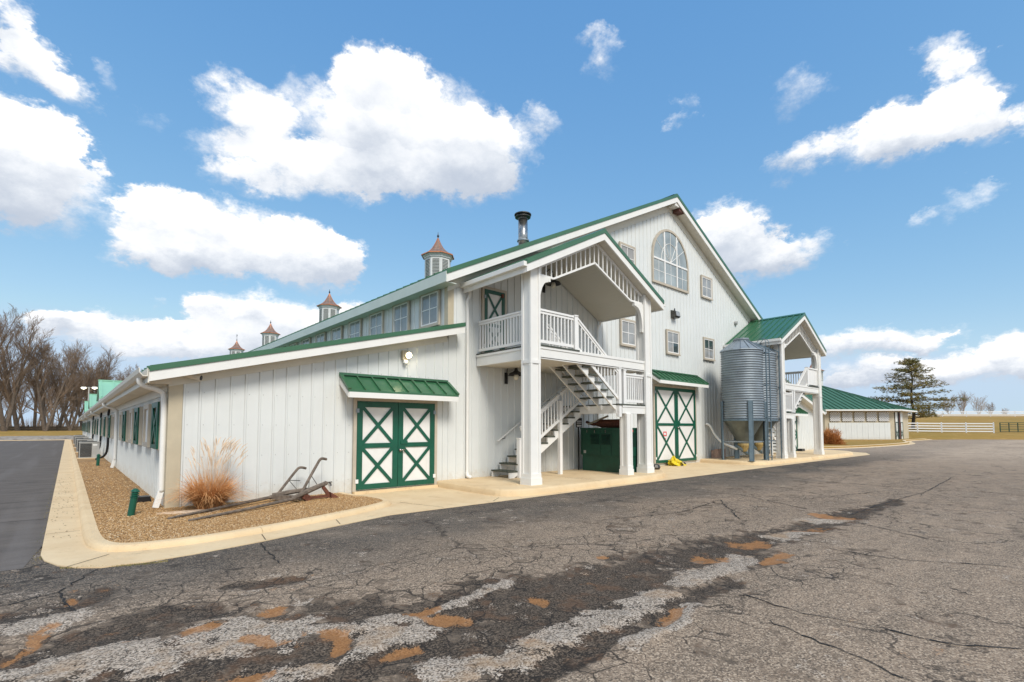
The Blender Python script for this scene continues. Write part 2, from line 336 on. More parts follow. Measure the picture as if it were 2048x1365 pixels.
def meadow():
    m = bpy.data.materials.new('dry_winter_grass'); m.use_nodes = True; t = NT(m.node_tree); b = t.n['Principled BSDF']
    P = t.new('ShaderNodeNewGeometry').outputs['Position']
    c = t.mix(t.smooth(t.noise(P, .11, 6, .65), .3, .7), (.40, .24, .075), (.30, .205, .055))
    c = t.mix(t.smooth(t.noise(P, .5, 6, .7), .5, .72, 0, .7), c, (.50, .32, .12))
    c = t.mix(t.smooth(t.noise(P, 2.5, 6, .7), .5, .75, 0, .6), c, (.17, .13, .04))
    t.put(b.inputs['Base Color'], c); b.inputs['Roughness'].default_value = .95; b.inputs['Specular IOR Level'].default_value = .1
    bn = t.new('ShaderNodeBump'); bn.inputs['Distance'].default_value = .08; t.put(bn.inputs['Height'], t.noise(P, 5., 6, .7)); t.l.new(bn.outputs[0], b.inputs['Normal'])
    return m
M['grass'] = meadow()
# ------------------------------------------------------------------ mesh helpers
ORIG = {}
class MB:
    def __init__(s): s.v = []; s.f = []
    def add(s, vs, fs):
        o = len(s.v); s.v += [tuple(p) for p in vs]; s.f += [tuple(i + o for i in f) for f in fs]; return s
    def box(s, x0, x1, y0, y1, z0, z1):
        x0, x1 = min(x0, x1), max(x0, x1); y0, y1 = min(y0, y1), max(y0, y1); z0, z1 = min(z0, z1), max(z0, z1)
        return s.add([(x0,y0,z0),(x1,y0,z0),(x1,y1,z0),(x0,y1,z0),(x0,y0,z1),(x1,y0,z1),(x1,y1,z1),(x0,y1,z1)],
                     [(0,3,2,1),(4,5,6,7),(0,1,5,4),(1,2,6,5),(2,3,7,6),(3,0,4,7)])
    def beam(s, p0, p1, w, h, up=(0, 0, 1)):
        p0, p1, up = Vector(p0), Vector(p1), Vector(up); d = (p1 - p0).normalized()
        sd = d.cross(up).normalized() * (w / 2); u = sd.cross(d).normalized() * (h / 2)
        vs = [p0-sd-u, p0+sd-u, p0+sd+u, p0-sd+u, p1-sd-u, p1+sd-u, p1+sd+u, p1-sd+u]
        return s.add(vs, [(0,3,2,1),(4,5,6,7),(0,1,5,4),(1,2,6,5),(2,3,7,6),(3,0,4,7)])
    def prism(s, poly, a0, a1, axis='y'):
        """poly in the two other axes, extruded along axis"""
        n = len(poly)
        def P(p, a): return {'y': (p[0], a, p[1]), 'z': (p[0], p[1], a), 'x': (a, p[0], p[1])}[axis]
        vs = [P(p, a0) for p in poly] + [P(p, a1) for p in poly]
        fs = [tuple(range(n)), tuple(range(2 * n - 1, n - 1, -1))] + [(i, i + n, (i + 1) % n + n, (i + 1) % n) for i in range(n)]
        return s.add(vs, fs)
    def tube(s, pts, r, n=8, cap=True):
        pts = [Vector(p) for p in pts]; k = len(pts); rr = r if hasattr(r, '__len__') else [r] * k
        ring = []; ref = None
        for i, p in enumerate(pts):
            d = (pts[min(i + 1, k - 1)] - pts[max(i - 1, 0)]).normalized()
            if ref is None: ref = d.orthogonal().normalized()
            a = (ref - d * ref.dot(d)).normalized(); ref = a; b = d.cross(a)
            ring.append([p + (a * math.cos(2 * math.pi * j / n) + b * math.sin(2 * math.pi * j / n)) * rr[i] for j in range(n)])
        vs = [q for rg in ring for q in rg]; fs = []
        for i in range(k - 1):
            for j in range(n): fs.append((i*n+j, i*n+(j+1)%n, (i+1)*n+(j+1)%n, (i+1)*n+j))
        if cap: fs += [tuple(range(n - 1, -1, -1)), tuple(range((k - 1) * n, k * n))]
        return s.add(vs, fs)
    def lathe(s, cx, cy, prof, n=24, rot=0., cap=True):
        vs = [(cx + r * math.cos(2*math.pi*j/n + rot), cy + r * math.sin(2*math.pi*j/n + rot), z) for r, z in prof for j in range(n)]
        k = len(prof); fs = [(i*n+j, i*n+(j+1)%n, (i+1)*n+(j+1)%n, (i+1)*n+j) for i in range(k-1) for j in range(n)]
        if cap: fs += [tuple(range(n - 1, -1, -1)), tuple(range((k - 1) * n, k * n))]
        return s.add(vs, fs)
    def quad(s, a, b, c, d): return s.add([a, b, c, d], [(0, 1, 2, 3)])
    def mesh(s, name, org=(0, 0, 0), smooth=False):
        me = bpy.data.meshes.new(name)
        me.from_pydata([(p[0]-org[0], p[1]-org[1], p[2]-org[2]) for p in s.v], [], s.f); me.validate()
        if smooth:
            for p in me.polygons: p.use_smooth = True
        return me
    def build(s, name, m, parent=None, base=(0, 0, 0), smooth=False, label=None):
        org = ORIG[parent.name] if parent is not None else base
        me = s.mesh(name, org, smooth); me.materials.append(M[m] if isinstance(m, str) else m)
        o = bpy.data.objects.new(name, me); C.objects.link(o)
        if parent is not None: o.parent = parent
        else: o.location = base
        ORIG[o.name] = org
        if label: o['label'] = label
        return o
def tag(o, label, cat, group=None):
    o['label'] = label; o['category'] = cat
    if group: o['group'] = group
    return o
def struct(o): o['kind'] = 'structure'; return o
def stuff(o): o['kind'] = 'stuff'; return o
def thing(name, label, cat, loc=(0, 0, 0), group=None):
    o = bpy.data.objects.new(name, None); C.objects.link(o); o.location = loc; o.empty_display_size = .3
    ORIG[o.name] = tuple(loc); return tag(o, label, cat, group)
def inst(name, me, parent, loc, rz=0., label=None, sc=None):
    """another object sharing a mesh that was modelled round its own origin"""
    o = bpy.data.objects.new(name, me); C.objects.link(o)
    org = ORIG[parent.name] if parent is not None else (0, 0, 0)
    o.parent = parent; o.location = (loc[0]-org[0], loc[1]-org[1], loc[2]-org[2]); o.rotation_euler = (0, 0, rz)
    if sc: o.scale = sc
    ORIG[o.name] = tuple(loc)
    if label: o['label'] = label
    return o
def sub(name, me, parent, loc=(0, 0, 0)):
    """sub-part placed in its parent's own coordinates"""
    o = bpy.data.objects.new(name, me); C.objects.link(o); o.parent = parent; o.location = loc; return o
def mk(name, mb, m, smooth=False):
    me = mb.mesh(name, (0, 0, 0), smooth); me.materials.append(M[m]); return me
def copy_tree(o, parent=None):
    c = o.copy(); C.objects.link(c); c.parent = parent
    for ch in list(o.children): copy_tree(ch, c)
    return c
def fbm2(x, y, sc, oct=4, seed=0):
    """value noise on arrays, 0..1"""
    out = np.zeros_like(x); amp = 1.; tot = 0.
    for k in range(oct):
        g = np.random.default_rng(seed + k).random((256, 256))
        xx, yy = x * sc, y * sc; ix, iy = np.floor(xx).astype(int), np.floor(yy).astype(int); fx, fy = xx - ix, yy - iy
        fx = fx*fx*(3-2*fx); fy = fy*fy*(3-2*fy)
        a = g[ix % 256, iy % 256]; b = g[(ix+1) % 256, iy % 256]; c = g[ix % 256, (iy+1) % 256]; d = g[(ix+1) % 256, (iy+1) % 256]
        out += amp * ((a*(1-fx)+b*fx)*(1-fy) + (c*(1-fx)+d*fx)*fy); tot += amp; amp *= .5; sc *= 2
    return out / tot

# ------------------------------------------------------------------ ground
def terrain(X, Y):
    s = .6634 * X + .7483 * Y; l = .7483 * X - .6634 * Y
    def sm(v, a, b):
        t = np.clip((v - a) / (b - a), 0, 1); return t * t * (3 - 2 * t)
    right = sm(l, 20, 45)
    h = right * (.80 * sm(s, 62, 69) + np.clip((s - 72) / (127 - 72), 0, 1.25) * 3.65)
    left = 1 - sm(l, -10, 10)
    h = h + left * .95 * sm(Y, 99, 138)
    yard = (s < 62) | ((l < 20) & (Y < 96))
    return np.where(yard, -.06, h - .06) + np.where(yard, 0, 1) * (fbm2(X, Y, .06, 3, 5) - .5) * .25 * sm(s, 62, 75)
ax = np.concatenate([np.linspace(-700, -90, 22), np.linspace(-80, 240, 161), np.linspace(260, 800, 22)])
ay = np.concatenate([np.linspace(-500, -70, 14), np.linspace(-60, 200, 131), np.linspace(220, 900, 22)])
GX, GY = np.meshgrid(ax, ay, indexing='ij'); GZ = terrain(GX, GY); nx, ny = GX.shape
vs = np.stack([GX.ravel(), GY.ravel(), GZ.ravel()], 1)
fs = [(i*ny+j, (i+1)*ny+j, (i+1)*ny+j+1, i*ny+j+1) for i in range(nx-1) for j in range(ny-1)]
b = MB(); b.v = [tuple(p) for p in vs]; b.f = fs
struct(b.build('meadow', 'grass', smooth=True))

# worn asphalt yard: fine mesh where it is broken up near the camera, plain sheets beyond
gx = np.arange(-3., 22.001, .05); gy = np.arange(.0, 8.601, .05)
AX, AY = np.meshgrid(gx, gy, indexing='ij')
GREY = [(.50,4.20,1.36,3.94,.36),(1.72,3.69,2.15,3.61,.15),(1.57,3.35,2.0,3.29,.2),(2.44,3.6,2.75,3.6,.11),(2.87,3.68,3.13,3.7,.11),(1.81,2.62,4.13,2.56,.19),(4.61,2.63,5.95,2.68,.19),(7.35,2.76,8.14,2.64,.2),(9.,2.92,9.68,2.68,.19),(-.16,5.35,.07,5.35,.22),(.02,4.43,.38,4.46,.15),(-.26,4.49,-.05,4.27,.13),(1.02,3.28,1.23,3.18,.13),(3.0,2.05,4.0,2.2,.10)]
ORAN = [(-.23,4.74,.04,5.18,.08),(.73,4.38,.87,4.29,.09),(1.35,3.42,1.52,3.70,.07),(2.26,3.44,2.38,3.28,.13),(2.26,3.71,2.4,3.63,.08),(1.7,3.03,2.,3.02,.06),(3.11,3.2,3.22,3.13,.08),(4.67,3.73,4.81,3.66,.08),(6.5,2.93,6.89,2.78,.19),(5.98,2.42,6.39,2.35,.12),(5.43,2.97,5.69,2.8,.10),(8.05,2.81,8.51,2.6,.13),(9.75,3.,9.85,2.65,.2),(.6,3.55,.92,3.32,.08),(-.02,5.81,.04,5.92,.08),(1.27,4.5,1.35,4.5,.08),(1.1,3.95,1.25,3.75,.09),(3.55,2.2,3.8,2.25,.06)]
DARK = [(-.26,4.59,.69,4.7,.34),(.44,3.88,1.8,4.04,.42),(1.13,3.26,3.05,3.5,.5),(1.54,2.9,4.31,3.0,.54),(2.96,3.3,6.5,2.9,.46),(6.5,2.85,10.56,2.65,.27),(10.56,2.62,13.,2.51,.14),(2.0,2.3,5.0,2.35,.16),(-.3,5.5,.3,5.9,.25),(1.2,5.35,1.8,5.2,.10)]
CRK = [(-.3,5.0,2.5,4.7,1.5),(.5,4.4,6.,4.2,1.0),(2.,2.6,7.,2.3,.75),(6.,3.6,12.,3.2,1.1),(10.,2.6,20.,2.6,.8),(8.5,5.0,13.,4.6,1.0),(-.2,6.2,.3,6.0,.5)]
def capmask(lst, soft):
    out = np.zeros_like(AX)
    jx = (fbm2(AX, AY, 2.3, 4, 31) - .5) * .50; jy = (fbm2(AX, AY, 2.3, 4, 41) - .5) * .34
    X, Y = AX + jx, AY + jy
    for x0, y0, x1, y1, r in lst:
        dx, dy = x1 - x0, y1 - y0; L2 = dx*dx + dy*dy + 1e-9
        t = np.clip(((X - x0) * dx + (Y - y0) * dy) / L2, 0, 1)
        d = np.hypot(X - x0 - t * dx, Y - y0 - t * dy)
        out = np.maximum(out, np.clip(1 - (d - r * .55) / (r * soft), 0, 1))
    return out
mg, mo, md, mc = capmask(GREY, .75), capmask(ORAN, .8), capmask(DARK, 1.), capmask(CRK, 1.)
AZ = -.022 * md - .016 * mo + .014 * mg + (fbm2(AX, AY, .9, 4, 3) - .5) * .02 * np.clip(md + mc, 0, 1) + (fbm2(AX, AY, 5., 4, 8) - .5) * .022 * md
edge = np.clip(np.minimum.reduce([AX + 3, 22 - AX, AY, 8.6 - AY]) / .4, 0, 1); AZ = AZ * edge
AZ = np.where(AY > 6.6, 0, AZ)
nx, ny = AX.shape
me = bpy.data.meshes.new('asphalt_yard')
V = np.stack([AX.ravel(), AY.ravel(), AZ.ravel()], 1)
ii, jj = np.meshgrid(np.arange(nx-1), np.arange(ny-1), indexing='ij'); q0 = (ii * ny + jj).ravel()
Q = np.stack([q0, q0 + ny, q0 + ny + 1, q0 + 1], 1)
# plain sheets round the fine patch
ex = [(-140,-3,-120,8.6),(22,140,-120,8.6),(-3,22,-120,0),(-.9,8,8.6,7.7)]
extra = [(-140,-120,0),(-3,-120,0),(-3,8.6,0),(-140,8.6,0), (22,-120,0),(112,-120,0),(86.5,8.6,0),(22,8.6,0), (-3,-120,0),(22,-120,0),(22,0,0),(-3,0,0), (30,8.6,0),(86.5,8.6,0),(74,14,0),(30,14,0)]
V = np.concatenate([V, np.array(extra, float)]); n0 = nx * ny
Q = np.concatenate([Q, np.array([[n0,n0+1,n0+2,n0+3],[n0+4,n0+5,n0+6,n0+7],[n0+8,n0+9,n0+10,n0+11],[n0+12,n0+13,n0+14,n0+15]])])
me.vertices.add(len(V)); me.vertices.foreach_set('co', V.ravel())
me.loops.add(Q.size); me.loops.foreach_set('vertex_index', Q.ravel().astype(np.int32))
me.polygons.add(len(Q)); me.polygons.foreach_set('loop_start', np.arange(0, Q.size, 4, dtype=np.int32)); me.polygons.foreach_set('loop_total', np.full(len(Q), 4, np.int32))
me.update(); me.validate()
at = me.color_attributes.new('wear', 'FLOAT_COLOR', 'POINT')
colr = np.zeros((len(V), 4)); colr[:n0] = np.stack([(mg*edge).ravel(), (mo*edge).ravel(), (md*edge).ravel(), (mc*edge).ravel()], 1)
at.data.foreach_set('color', colr.ravel())
for p in me.polygons: p.use_smooth = True
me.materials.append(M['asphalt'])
yard = bpy.data.objects.new('asphalt_yard', me); C.objects.link(yard); struct(yard); ORIG[yard.name] = (0, 0, 0)
# open cracks: thin jagged ribbons just above the asphalt
CR = [[(4.54,2.10),(4.58,2.03),(4.51,1.56),(4.60,1.07),(4.62,.65),(4.91,.30)],[(4.13,1.68),(3.93,1.06),(3.79,.70)],[(7.12,2.20),(7.13,1.40),(7.6,.66),(7.61,.44)],[(10.13,2.66),(12.4,2.6),(14.94,2.41),(20.,2.55)],[(10.93,6.58),(11.29,5.06),(10.2,3.3)],[(1.93,7.13),(1.86,6.4),(1.8,5.85)],[(.29,6.98),(0,6.22),(.1,5.4)],[(10.2,4.99),(8.25,3.71)],[(11.45,3.89),(14.07,3.18)],[(12.85,2.65),(12.7,1.7),(12.74,.69)],[(6.4,5.2),(8.2,4.7),(10.2,4.99)],[(8.6,1.2),(9.4,2.4)],[(16.,2.5),(15.6,4.6),(17.,7.)],[(-.6,5.9),(.0,6.22)]]
for pts in CR:
    b = MB(); P = []
    for (x0, y0), (x1, y1) in zip(pts, pts[1:]):
        n = max(3, int(math.hypot(x1-x0, y1-y0) / .09))
        for k in range(n):
            t = k / n; P.append((x0+(x1-x0)*t + random.gauss(0, .014), y0+(y1-y0)*t + random.gauss(0, .014)))
    P.append(pts[-1])
    dist = math.hypot(*pts[0]); bw = .0045 + .0011 * dist
    for i in range(len(P) - 1):
        (xa, ya), (xb, yb) = P[i], P[i+1]; L = math.hypot(xb-xa, yb-ya) + 1e-6; ox, oy = -(yb-ya)/L, (xb-xa)/L
        wa = bw * (.35 + .9 * abs(math.sin(i * 1.7)) * random.random()); wb = wa * .8 if i < len(P)-2 else 0.0005
        b.quad((xa-ox*wa, ya-oy*wa, .006), (xb-ox*wb, yb-oy*wb, .006), (xb+ox*wb, yb+oy*wb, .006), (xa+ox*wa, ya+oy*wa, .006))
    b.build('crack', 'crack', yard)
# dark side road on the left
b = MB(); b.add([(-90,8.9,.004),(-.17,8.9,.004),(-.17,80,.004),(-90,80,.004)], [(0,1,2,3)]); b.add([(-90,7.5,.0035),(-.3,7.5,.0035),(-.17,8.9,.004),(-90,8.9,.004)], [(0,1,2,3)])
road = struct(b.build('side_road', 'road'))
for yy in (11.3, 14.2, 19., 27.):
    P_ = []; x = -.2
    while x > -9: P_.append((x, yy + (x * .04) + random.gauss(0, .03))); x -= .35
    b = MB()
    for (xa, ya), (xb, yb) in zip(P_, P_[1:]):
        w_ = .004 + .0006 * yy; b.quad((xa, ya-w_, .009), (xb, yb-w_*random.random(), .009), (xb, yb+w_*random.random(), .009), (xa, ya+w_, .009))
    b.build('crack', 'crack', road)
# rock berm at the end of the side road
b = MB(); n = 160
for i in range(n):
    for j, (yy, zz) in enumerate(((80.5, .0), (84, .28), (92, .34), (100, .1))): b.v.append((-90 + i * .85, yy + random.uniform(-.4, .4), zz + (random.uniform(-.06, .1) if 0 < j < 3 else -.04)))
for i in range(n-1):
    for j in range(3): b.f.append((i*4+j, (i+1)*4+j, (i+1)*4+j+1, i*4+j+1))
struct(b.build('rock_berm', 'rock'))
# concrete apron and gutter
def arc(cx, cy, r, a0, a1, n=8): return [(cx + r*math.cos(R(a0+(a1-a0)*i/n)), cy + r*math.sin(R(a0+(a1-a0)*i/n))) for i in range(n+1)]
front = [(-.18,9.2),(-.18,8.1),(-.14,7.75),(-.03,7.4),(.12,7.15),(.32,6.98),(.7,6.93),(1.2,6.99),(1.94,7.16),(3.0,7.5),(4.2,7.86),(6.7,7.84),(18.6,7.84),(33.2,7.66),(35.2,8.3),(36.4,9.6),(36.4,11.),(.9,11.),(.9,9.2)]
b = MB(); b.prism(front, -.1, .012, 'z'); struct(b.build('concrete_apron', 'concrete'))
b = MB(); b.box(-.18, .45, 9.203, 80.2, -.1, .012); b.box(-90, .45, 80.203, 80.8, -.1, .06); struct(b.build('gutter_strip', 'concrete'))
def sweep(path, prof, gaps=0.):
    """extrude a kerb profile (offset to the left of travel, z) along a path"""
    b = MB(); P = [Vector((*p, 0)) for p in path]; n = len(P); k = len(prof)
    for i, p in enumerate(P):
        d = (P[min(i+1, n-1)] - P[max(i-1, 0)]).normalized(); nrm = Vector((-d.y, d.x, 0))
        for o, z in prof: b.v.append(tuple(p + nrm * o + Vector((0, 0, z))))
    for i in range(n-1):
        for j in range(k-1): b.f.append((i*k+j, i*k+j+1, (i+1)*k+j+1, (i+1)*k+j))
    b.f.append(tuple(range(k))); b.f.append(tuple(range(n*k-1, (n-1)*k-1, -1)))
    return b
KP = [(0,.0),(.012,.035),(.03,.062),(.055,.08),(.085,.086),(.17,.084),(.172,-.05)]
def dense(path, step=.25):
    out = []
    for (x0,y0),(x1,y1) in zip(path, path[1:]):
        n = max(1, int(math.hypot(x1-x0, y1-y0)/step))
        out += [(x0+(x1-x0)*i/n, y0+(y1-y0)*i/n) for i in range(n)]
    return out + [path[-1]]
def chaikin(p, it=2):
    for _ in range(it):
        q = [p[0]]
        for a_, b_ in zip(p, p[1:]): q += [(a_[0]*.75+b_[0]*.25, a_[1]*.75+b_[1]*.25), (a_[0]*.25+b_[0]*.75, a_[1]*.25+b_[1]*.75)]
        p = q + [p[-1]]
    return p
kerb_path = [(.2, 12.5)] + chaikin([(.2,11.),(.2,8.7),(.26,8.0),(.5,7.62),(1.2,7.52),(2.07,7.66),(3.4,8.1),(4.4,8.56),(4.88,8.95),(4.86,9.8),(4.66,10.2),(4.62,10.79)], 2)
# cut at the joints seen in the photograph so each length of kerb is a piece
kd = dense(kerb_path, .12)
cuts = [0]; want = [(.2, 9.6), (.42, 7.72), (2.08, 7.66), (4.2, 8.45), (4.9, 9.2)]
for wx, wy in want: cuts.append(min(range(len(kd)), key=lambda i: math.hypot(kd[i][0]-wx, kd[i][1]-wy)))
cuts.append(len(kd)-1)
front_kerb = None
for a_, b_ in zip(cuts, cuts[1:]):
    seg = [tuple(p) for p in kd[a_:b_+1]]
    if len(seg) > 2:
        d = (seg[-1][0]-seg[-2][0], seg[-1][1]-seg[-2][1]); L = math.hypot(*d); seg[-1] = (seg[-1][0]-d[0]/L*.007, seg[-1][1]-d[1]/L*.007)
    struct(sweep(seg, KP).build('kerb', 'concrete'))
for y0 in np.arange(12.5, 78, 6.):
    struct(sweep([(.2, min(y0 + 5.99, 80)), (.2, y0 + .008)], KP).build('kerb', 'concrete'))
# gravel bed
inner = [(p[0], p[1]) for p in kerb_path]
bed = []
P = [Vector((*p, 0)) for p in kerb_path]
for i, p in enumerate(P):
    d = (P[min(i+1, len(P)-1)] - P[max(i-1, 0)]).normalized(); q = p + Vector((-d.y, d.x, 0)) * .165; bed.append((q.x, q.y))
poly = bed + [(4.45, 10.95), (1.45, 10.95), (1.45, 12.5)]
b = MB(); b.prism(poly, -.05, .066, 'z'); b.box(.365, 1.45, 12.503, 79, -.05, .066)
struct(b.build('gravel_bed', 'gravel'))
# loose pebbles over the bed
def inpoly(x, y, poly):
    c = np.zeros(x.shape, bool); j = len(poly) - 1
    for i in range(len(poly)):
        xi, yi = poly[i]; xj, yj = poly[j]
        c ^= ((yi > y) != (yj > y)) & (x < (xj - xi) * (y - yi) / (yj - yi + 1e-12) + xi); j = i
    return c
N = 60000
X = rng.uniform(.3, 4.9, N); Y = 7.5 + rng.random(N) ** 1.2 * 3.4; k = inpoly(X, Y, poly); X, Y = X[k], Y[k]
X2 = rng.uniform(.38, 1.36, 9000); Y2 = 11 + rng.random(9000) ** 1.6 * 16; X = np.concatenate([X, X2]); Y = np.concatenate([Y, Y2]); N = len(X)
sz = rng.uniform(.006, .015, N) * (1 + np.clip(Y - 9, 0, 6) * .05)
oct_v = np.array([(1,0,0),(-1,0,0),(0,1,0),(0,-1,0),(0,0,.8),(0,0,-.8)], float)
ang = rng.uniform(0, 6.28, N); ca, sa = np.cos(ang), np.sin(ang); asp = rng.uniform(.6, 1.3, N)
vx = oct_v[None, :, 0] * asp[:, None]; vy = oct_v[None, :, 1] * np.ones((N, 1)); vz = oct_v[None, :, 2] * rng.uniform(.5, .9, N)[:, None]
PX = X[:, None] + (vx * ca[:, None] - vy * sa[:, None]) * sz[:, None]; PY = Y[:, None] + (vx * sa[:, None] + vy * ca[:, None]) * sz[:, None]; PZ = .068 + (rng.random(N) * .008)[:, None] + vz * sz[:, None]
V = np.stack([PX, PY, PZ], 2).reshape(-1, 3)
of = np.array([(0,2,4),(2,1,4),(1,3,4),(3,0,4)])
T = (np.arange(N)[:, None, None] * 6 + of[None]).reshape(-1, 3)
me = bpy.data.meshes.new('pebbles'); me.vertices.add(len(V)); me.vertices.foreach_set('co', V.ravel()); me.loops.add(T.size); me.loops.foreach_set('vertex_index', T.ravel().astype(np.int32))
me.polygons.add(len(T)); me.polygons.foreach_set('loop_start', np.arange(0, T.size, 3, dtype=np.int32)); me.polygons.foreach_set('loop_total', np.full(len(T), 3, np.int32)); me.update()
me.materials.append(M['pebble']); o = bpy.data.objects.new('pebbles', me); C.objects.link(o); stuff(tag(o, 'loose brown pea gravel covering the planting bed', 'gravel'))
# raised concrete pads with rolled edge
PAD, PAD2 = .157, .157
def pad(name, path, z, closed_back):
    pth = dense(chaikin(path, 2), .2)
    prof = [(0,.0),(.012,z*.45),(.03,z*.78),(.06,z*.95),(.10,z),(.18,z+.0005)]
    b = sweep(pth, prof); P_ = [Vector((*p, 0)) for p in pth]; ins = []
    for i, p in enumerate(P_):
        d = (P_[min(i+1, len(P_)-1)] - P_[max(i-1, 0)]).normalized(); q = p + Vector((-d.y, d.x, 0)) * .10; ins.append((q.x, q.y))
    b.prism(ins + closed_back, -.02, z + .0015, 'z'); return struct(b.build(name, 'concrete'))
pad('concrete_pad', [(7.0,10.95),(6.97,10.2),(6.98,8.9),(7.05,8.25),(7.6,7.96),(8.6,7.97),(10.9,8.0),(12.6,8.02),(13.4,8.2),(14.2,8.75),(15.2,9.6),(15.6,10.95)], PAD, [])
pad('concrete_pad', [(20.35,10.95),(20.3,9.6),(20.3,8.7),(20.7,8.22),(22.,8.15),(26.,8.12),(31.,8.1),(33.,8.3),(34.4,9.4),(34.6,10.95)], PAD2, [])
# control joints cut in the pad and apron
jl = [(-.17, yy, .19, yy + .01, .017) for yy in np.arange(9.6, 40, 2.9)] + [(.42, 7.6, .05, 7.22, .017), (2.08, 7.60, 2.02, 7.2, .017), (3.3, 8.0, 3.2, 7.6, .017), (8.4, 7.95, 8.45, 7.86, .017)]
for x0, y0, x1, y1, z in jl + list(((10.1,8.0,10.1,10.7,PAD+.004),(6.5,7.9,6.9,8.2,.017),(5.3,7.9,5.0,9.0,.017),(16.2,7.9,16.2,10.7,.017),(19.9,7.9,20.1,10.6,.017))):
    b = MB(); L = math.hypot(x1-x0, y1-y0); ox, oy = -(y1-y0)/L*.005, (x1-x0)/L*.005
    b.quad((x0-ox,y0-oy,z),(x1-ox,y1-oy,z),(x1+ox,y1+oy,z),(x0+ox,y0+oy,z)); struct(b.build('expansion_joint', 'crack'))
# lawn island and kerb in front of the far pavilion
isl = [(38.5,12.6),(43,11.0),(50,10.4),(56,10.2),(60,10.6),(64,11.6),(70,12.8),(80,12.4)]
isd = dense(chaikin(isl, 2), .5)
struct(sweep(isd, [(-.45,.0),(-.4,.03),(0,.03),(.02,.11),(.06,.14),(.3,.14)]).build('lawn_kerb', 'concrete'))
b = MB(); b.prism(isd + [(84, 40), (38.5, 40)], -.05, .12, 'z'); struct(b.build('lawn', 'grass'))
# ------------------------------------------------------------------ barn
YW, XR, ZR, XE, ZE = 10.80, 18.183, 10.944, 7.02, 5.479      # front wall, ridge, main eave
SL = (ZR - ZE) / (XR - XE); XC = 7.35; YB = 88.; YF = 10.43
MX = 2 * XR                                                   # mirror for the right half
WX, WZ, WS = .986, 2.523, .251                                # wing eave and slope
SX = 1.368
barn = thing('barn', 'long white metal-sided horse barn with tall gable, low side wings and green trim', 'barn', (XR, YW, 0))
def zmain(x): return ZR - SL * abs(x - XR)
def zwing(x): return WZ + WS * ((x if x < XR else MX - x) - WX)
# cores
b = MB()
def core(poly, y0, y1): b.prism(poly, y0, y1, 'y')
core([(XC, .0), (MX-XC, .0), (MX-XC, zmain(MX-XC)-.25), (XR, ZR-.25), (XC, zmain(XC)-.25)], YW + .004, YB)
gable = b.build('wall', 'white', barn)
b = MB(); b.prism([(SX+.004, .0), (XC-.004, .0), (XC-.004, zwing(XC)-.28), (SX+.004, zwing(SX)-.22)], YW + .004, 77., 'y'); wing_wall = b.build('wall', 'white', barn)
b = MB(); b.prism([(MX-XC+.004, .0), (MX-SX, .0), (MX-SX, zwing(SX)-.22), (MX-XC+.004, zwing(XC)-.28)], YW + .004, 77., 'y'); wing_wall_r = b.build('wall', 'white', barn)
# ribbed siding panels, one by one on the fronts
PW = .256
def panel(x0, x1, z0, za, zb, parent):
    """one ribbed sheet between x0 and x1, its top running from za to zb"""
    rib = [(0, 0), (.004, .010), (.012, .022), (.034, .022), (.042, .010), (.046, .001)]
    pts = [(x0 + o, h) for o, h in rib if x0 + o < x1 - .003] + [(x1 - .0015, .001)]
    b = MB(); n = len(pts)
    for x, h in pts: b.v.append((x, YW - h, z0))
    for x, h in pts: b.v.append((x, YW - h, za + (zb - za) * (x - x0) / max(1e-6, x1 - x0)))
    b.f = [(i, i + 1, n + i + 1, n + i) for i in range(n - 1)] + [tuple(range(n, 2 * n))]
    b.build('siding_panel', 'white', parent)
FR = .36                                                       # depth of roof edge and frieze over the siding
x = 1.55
while x < XC - .02:
    x1 = min(x + PW, XC); panel(x, x1, .05, zwing(x) - FR, zwing(x1) - FR, wing_wall); x = x1
x = XC
while x < MX - XC - .02:
    x1 = min(x + PW, MX - XC); xm = (x + x1) / 2
    if x < XR < x1: x1 = XR
    panel(x, x1, .10, zmain(x) - .56, zmain(x1) - .56, gable); x = x1
x = MX - XC
while x < MX - 1.55 - .02:
    x1 = min(x + PW, MX - 1.55); panel(x, x1, .05, zwing(x) - FR, zwing(x1) - FR, wing_wall_r); x = x1
b = MB()                                                       # rows of siding screws
for k in range(22):
    for zz in (.35, .95, 1.55, 2.15, 2.75):
        xx = 1.55 + k * PW + .085
        if zz < zwing(xx) - .45 and not (4.75 < xx < 7.0 and zz < 2.3): b.box(xx-.006, xx+.006, YW-.009, YW-.001, zz-.006, zz+.006)
stuff(b.build('siding_screws', 'acgrey', wing_wall))
# side wall siding: ribs run together with distance
def sidewall(xw, y0, y1, z0, z1, parent, sgn=-1):
    b = MB(); y = y0; pts = []
    while y < y1:
        for o, h in ((0, .001), (.012, .022), (.034, .022), (.046, .001)): pts.append((y + o, h))
        y += PW
    n = len(pts)
    b.v = [(xw + sgn * h, yy, z0) for yy, h in pts] + [(xw + sgn * h, yy, z1) for yy, h in pts]
    b.f = [(i + 1, i, n + i, n + i + 1) for i in range(n - 1)]
    return b.build('siding', 'white', parent)
sidewall(SX, YW + .16, 77., .05, 2.34, wing_wall)
y = YW + .16
side_panel = None
for k in range(56):                                            # clerestory sheets that can be told apart
    if side_panel is None:
        b = MB(); pts = [(0, 0), (.012, .022), (.034, .022), (.046, .001), (PW - .0015, .001)]; n = 5
        b.v = [(-h, o, 3.9) for o, h in pts] + [(-h, o, 5.25) for o, h in pts]; b.f = [(i + 1, i, n + i, n + i + 1) for i in range(n - 1)]
        side_panel = mk('siding_panel', b, 'white')
    sub('siding_panel', side_panel, gable, (XC - .002 - XR, y - YW, 0)); y += PW
sidewall(XC - .002, y, YB, 3.9, 5.25, gable)
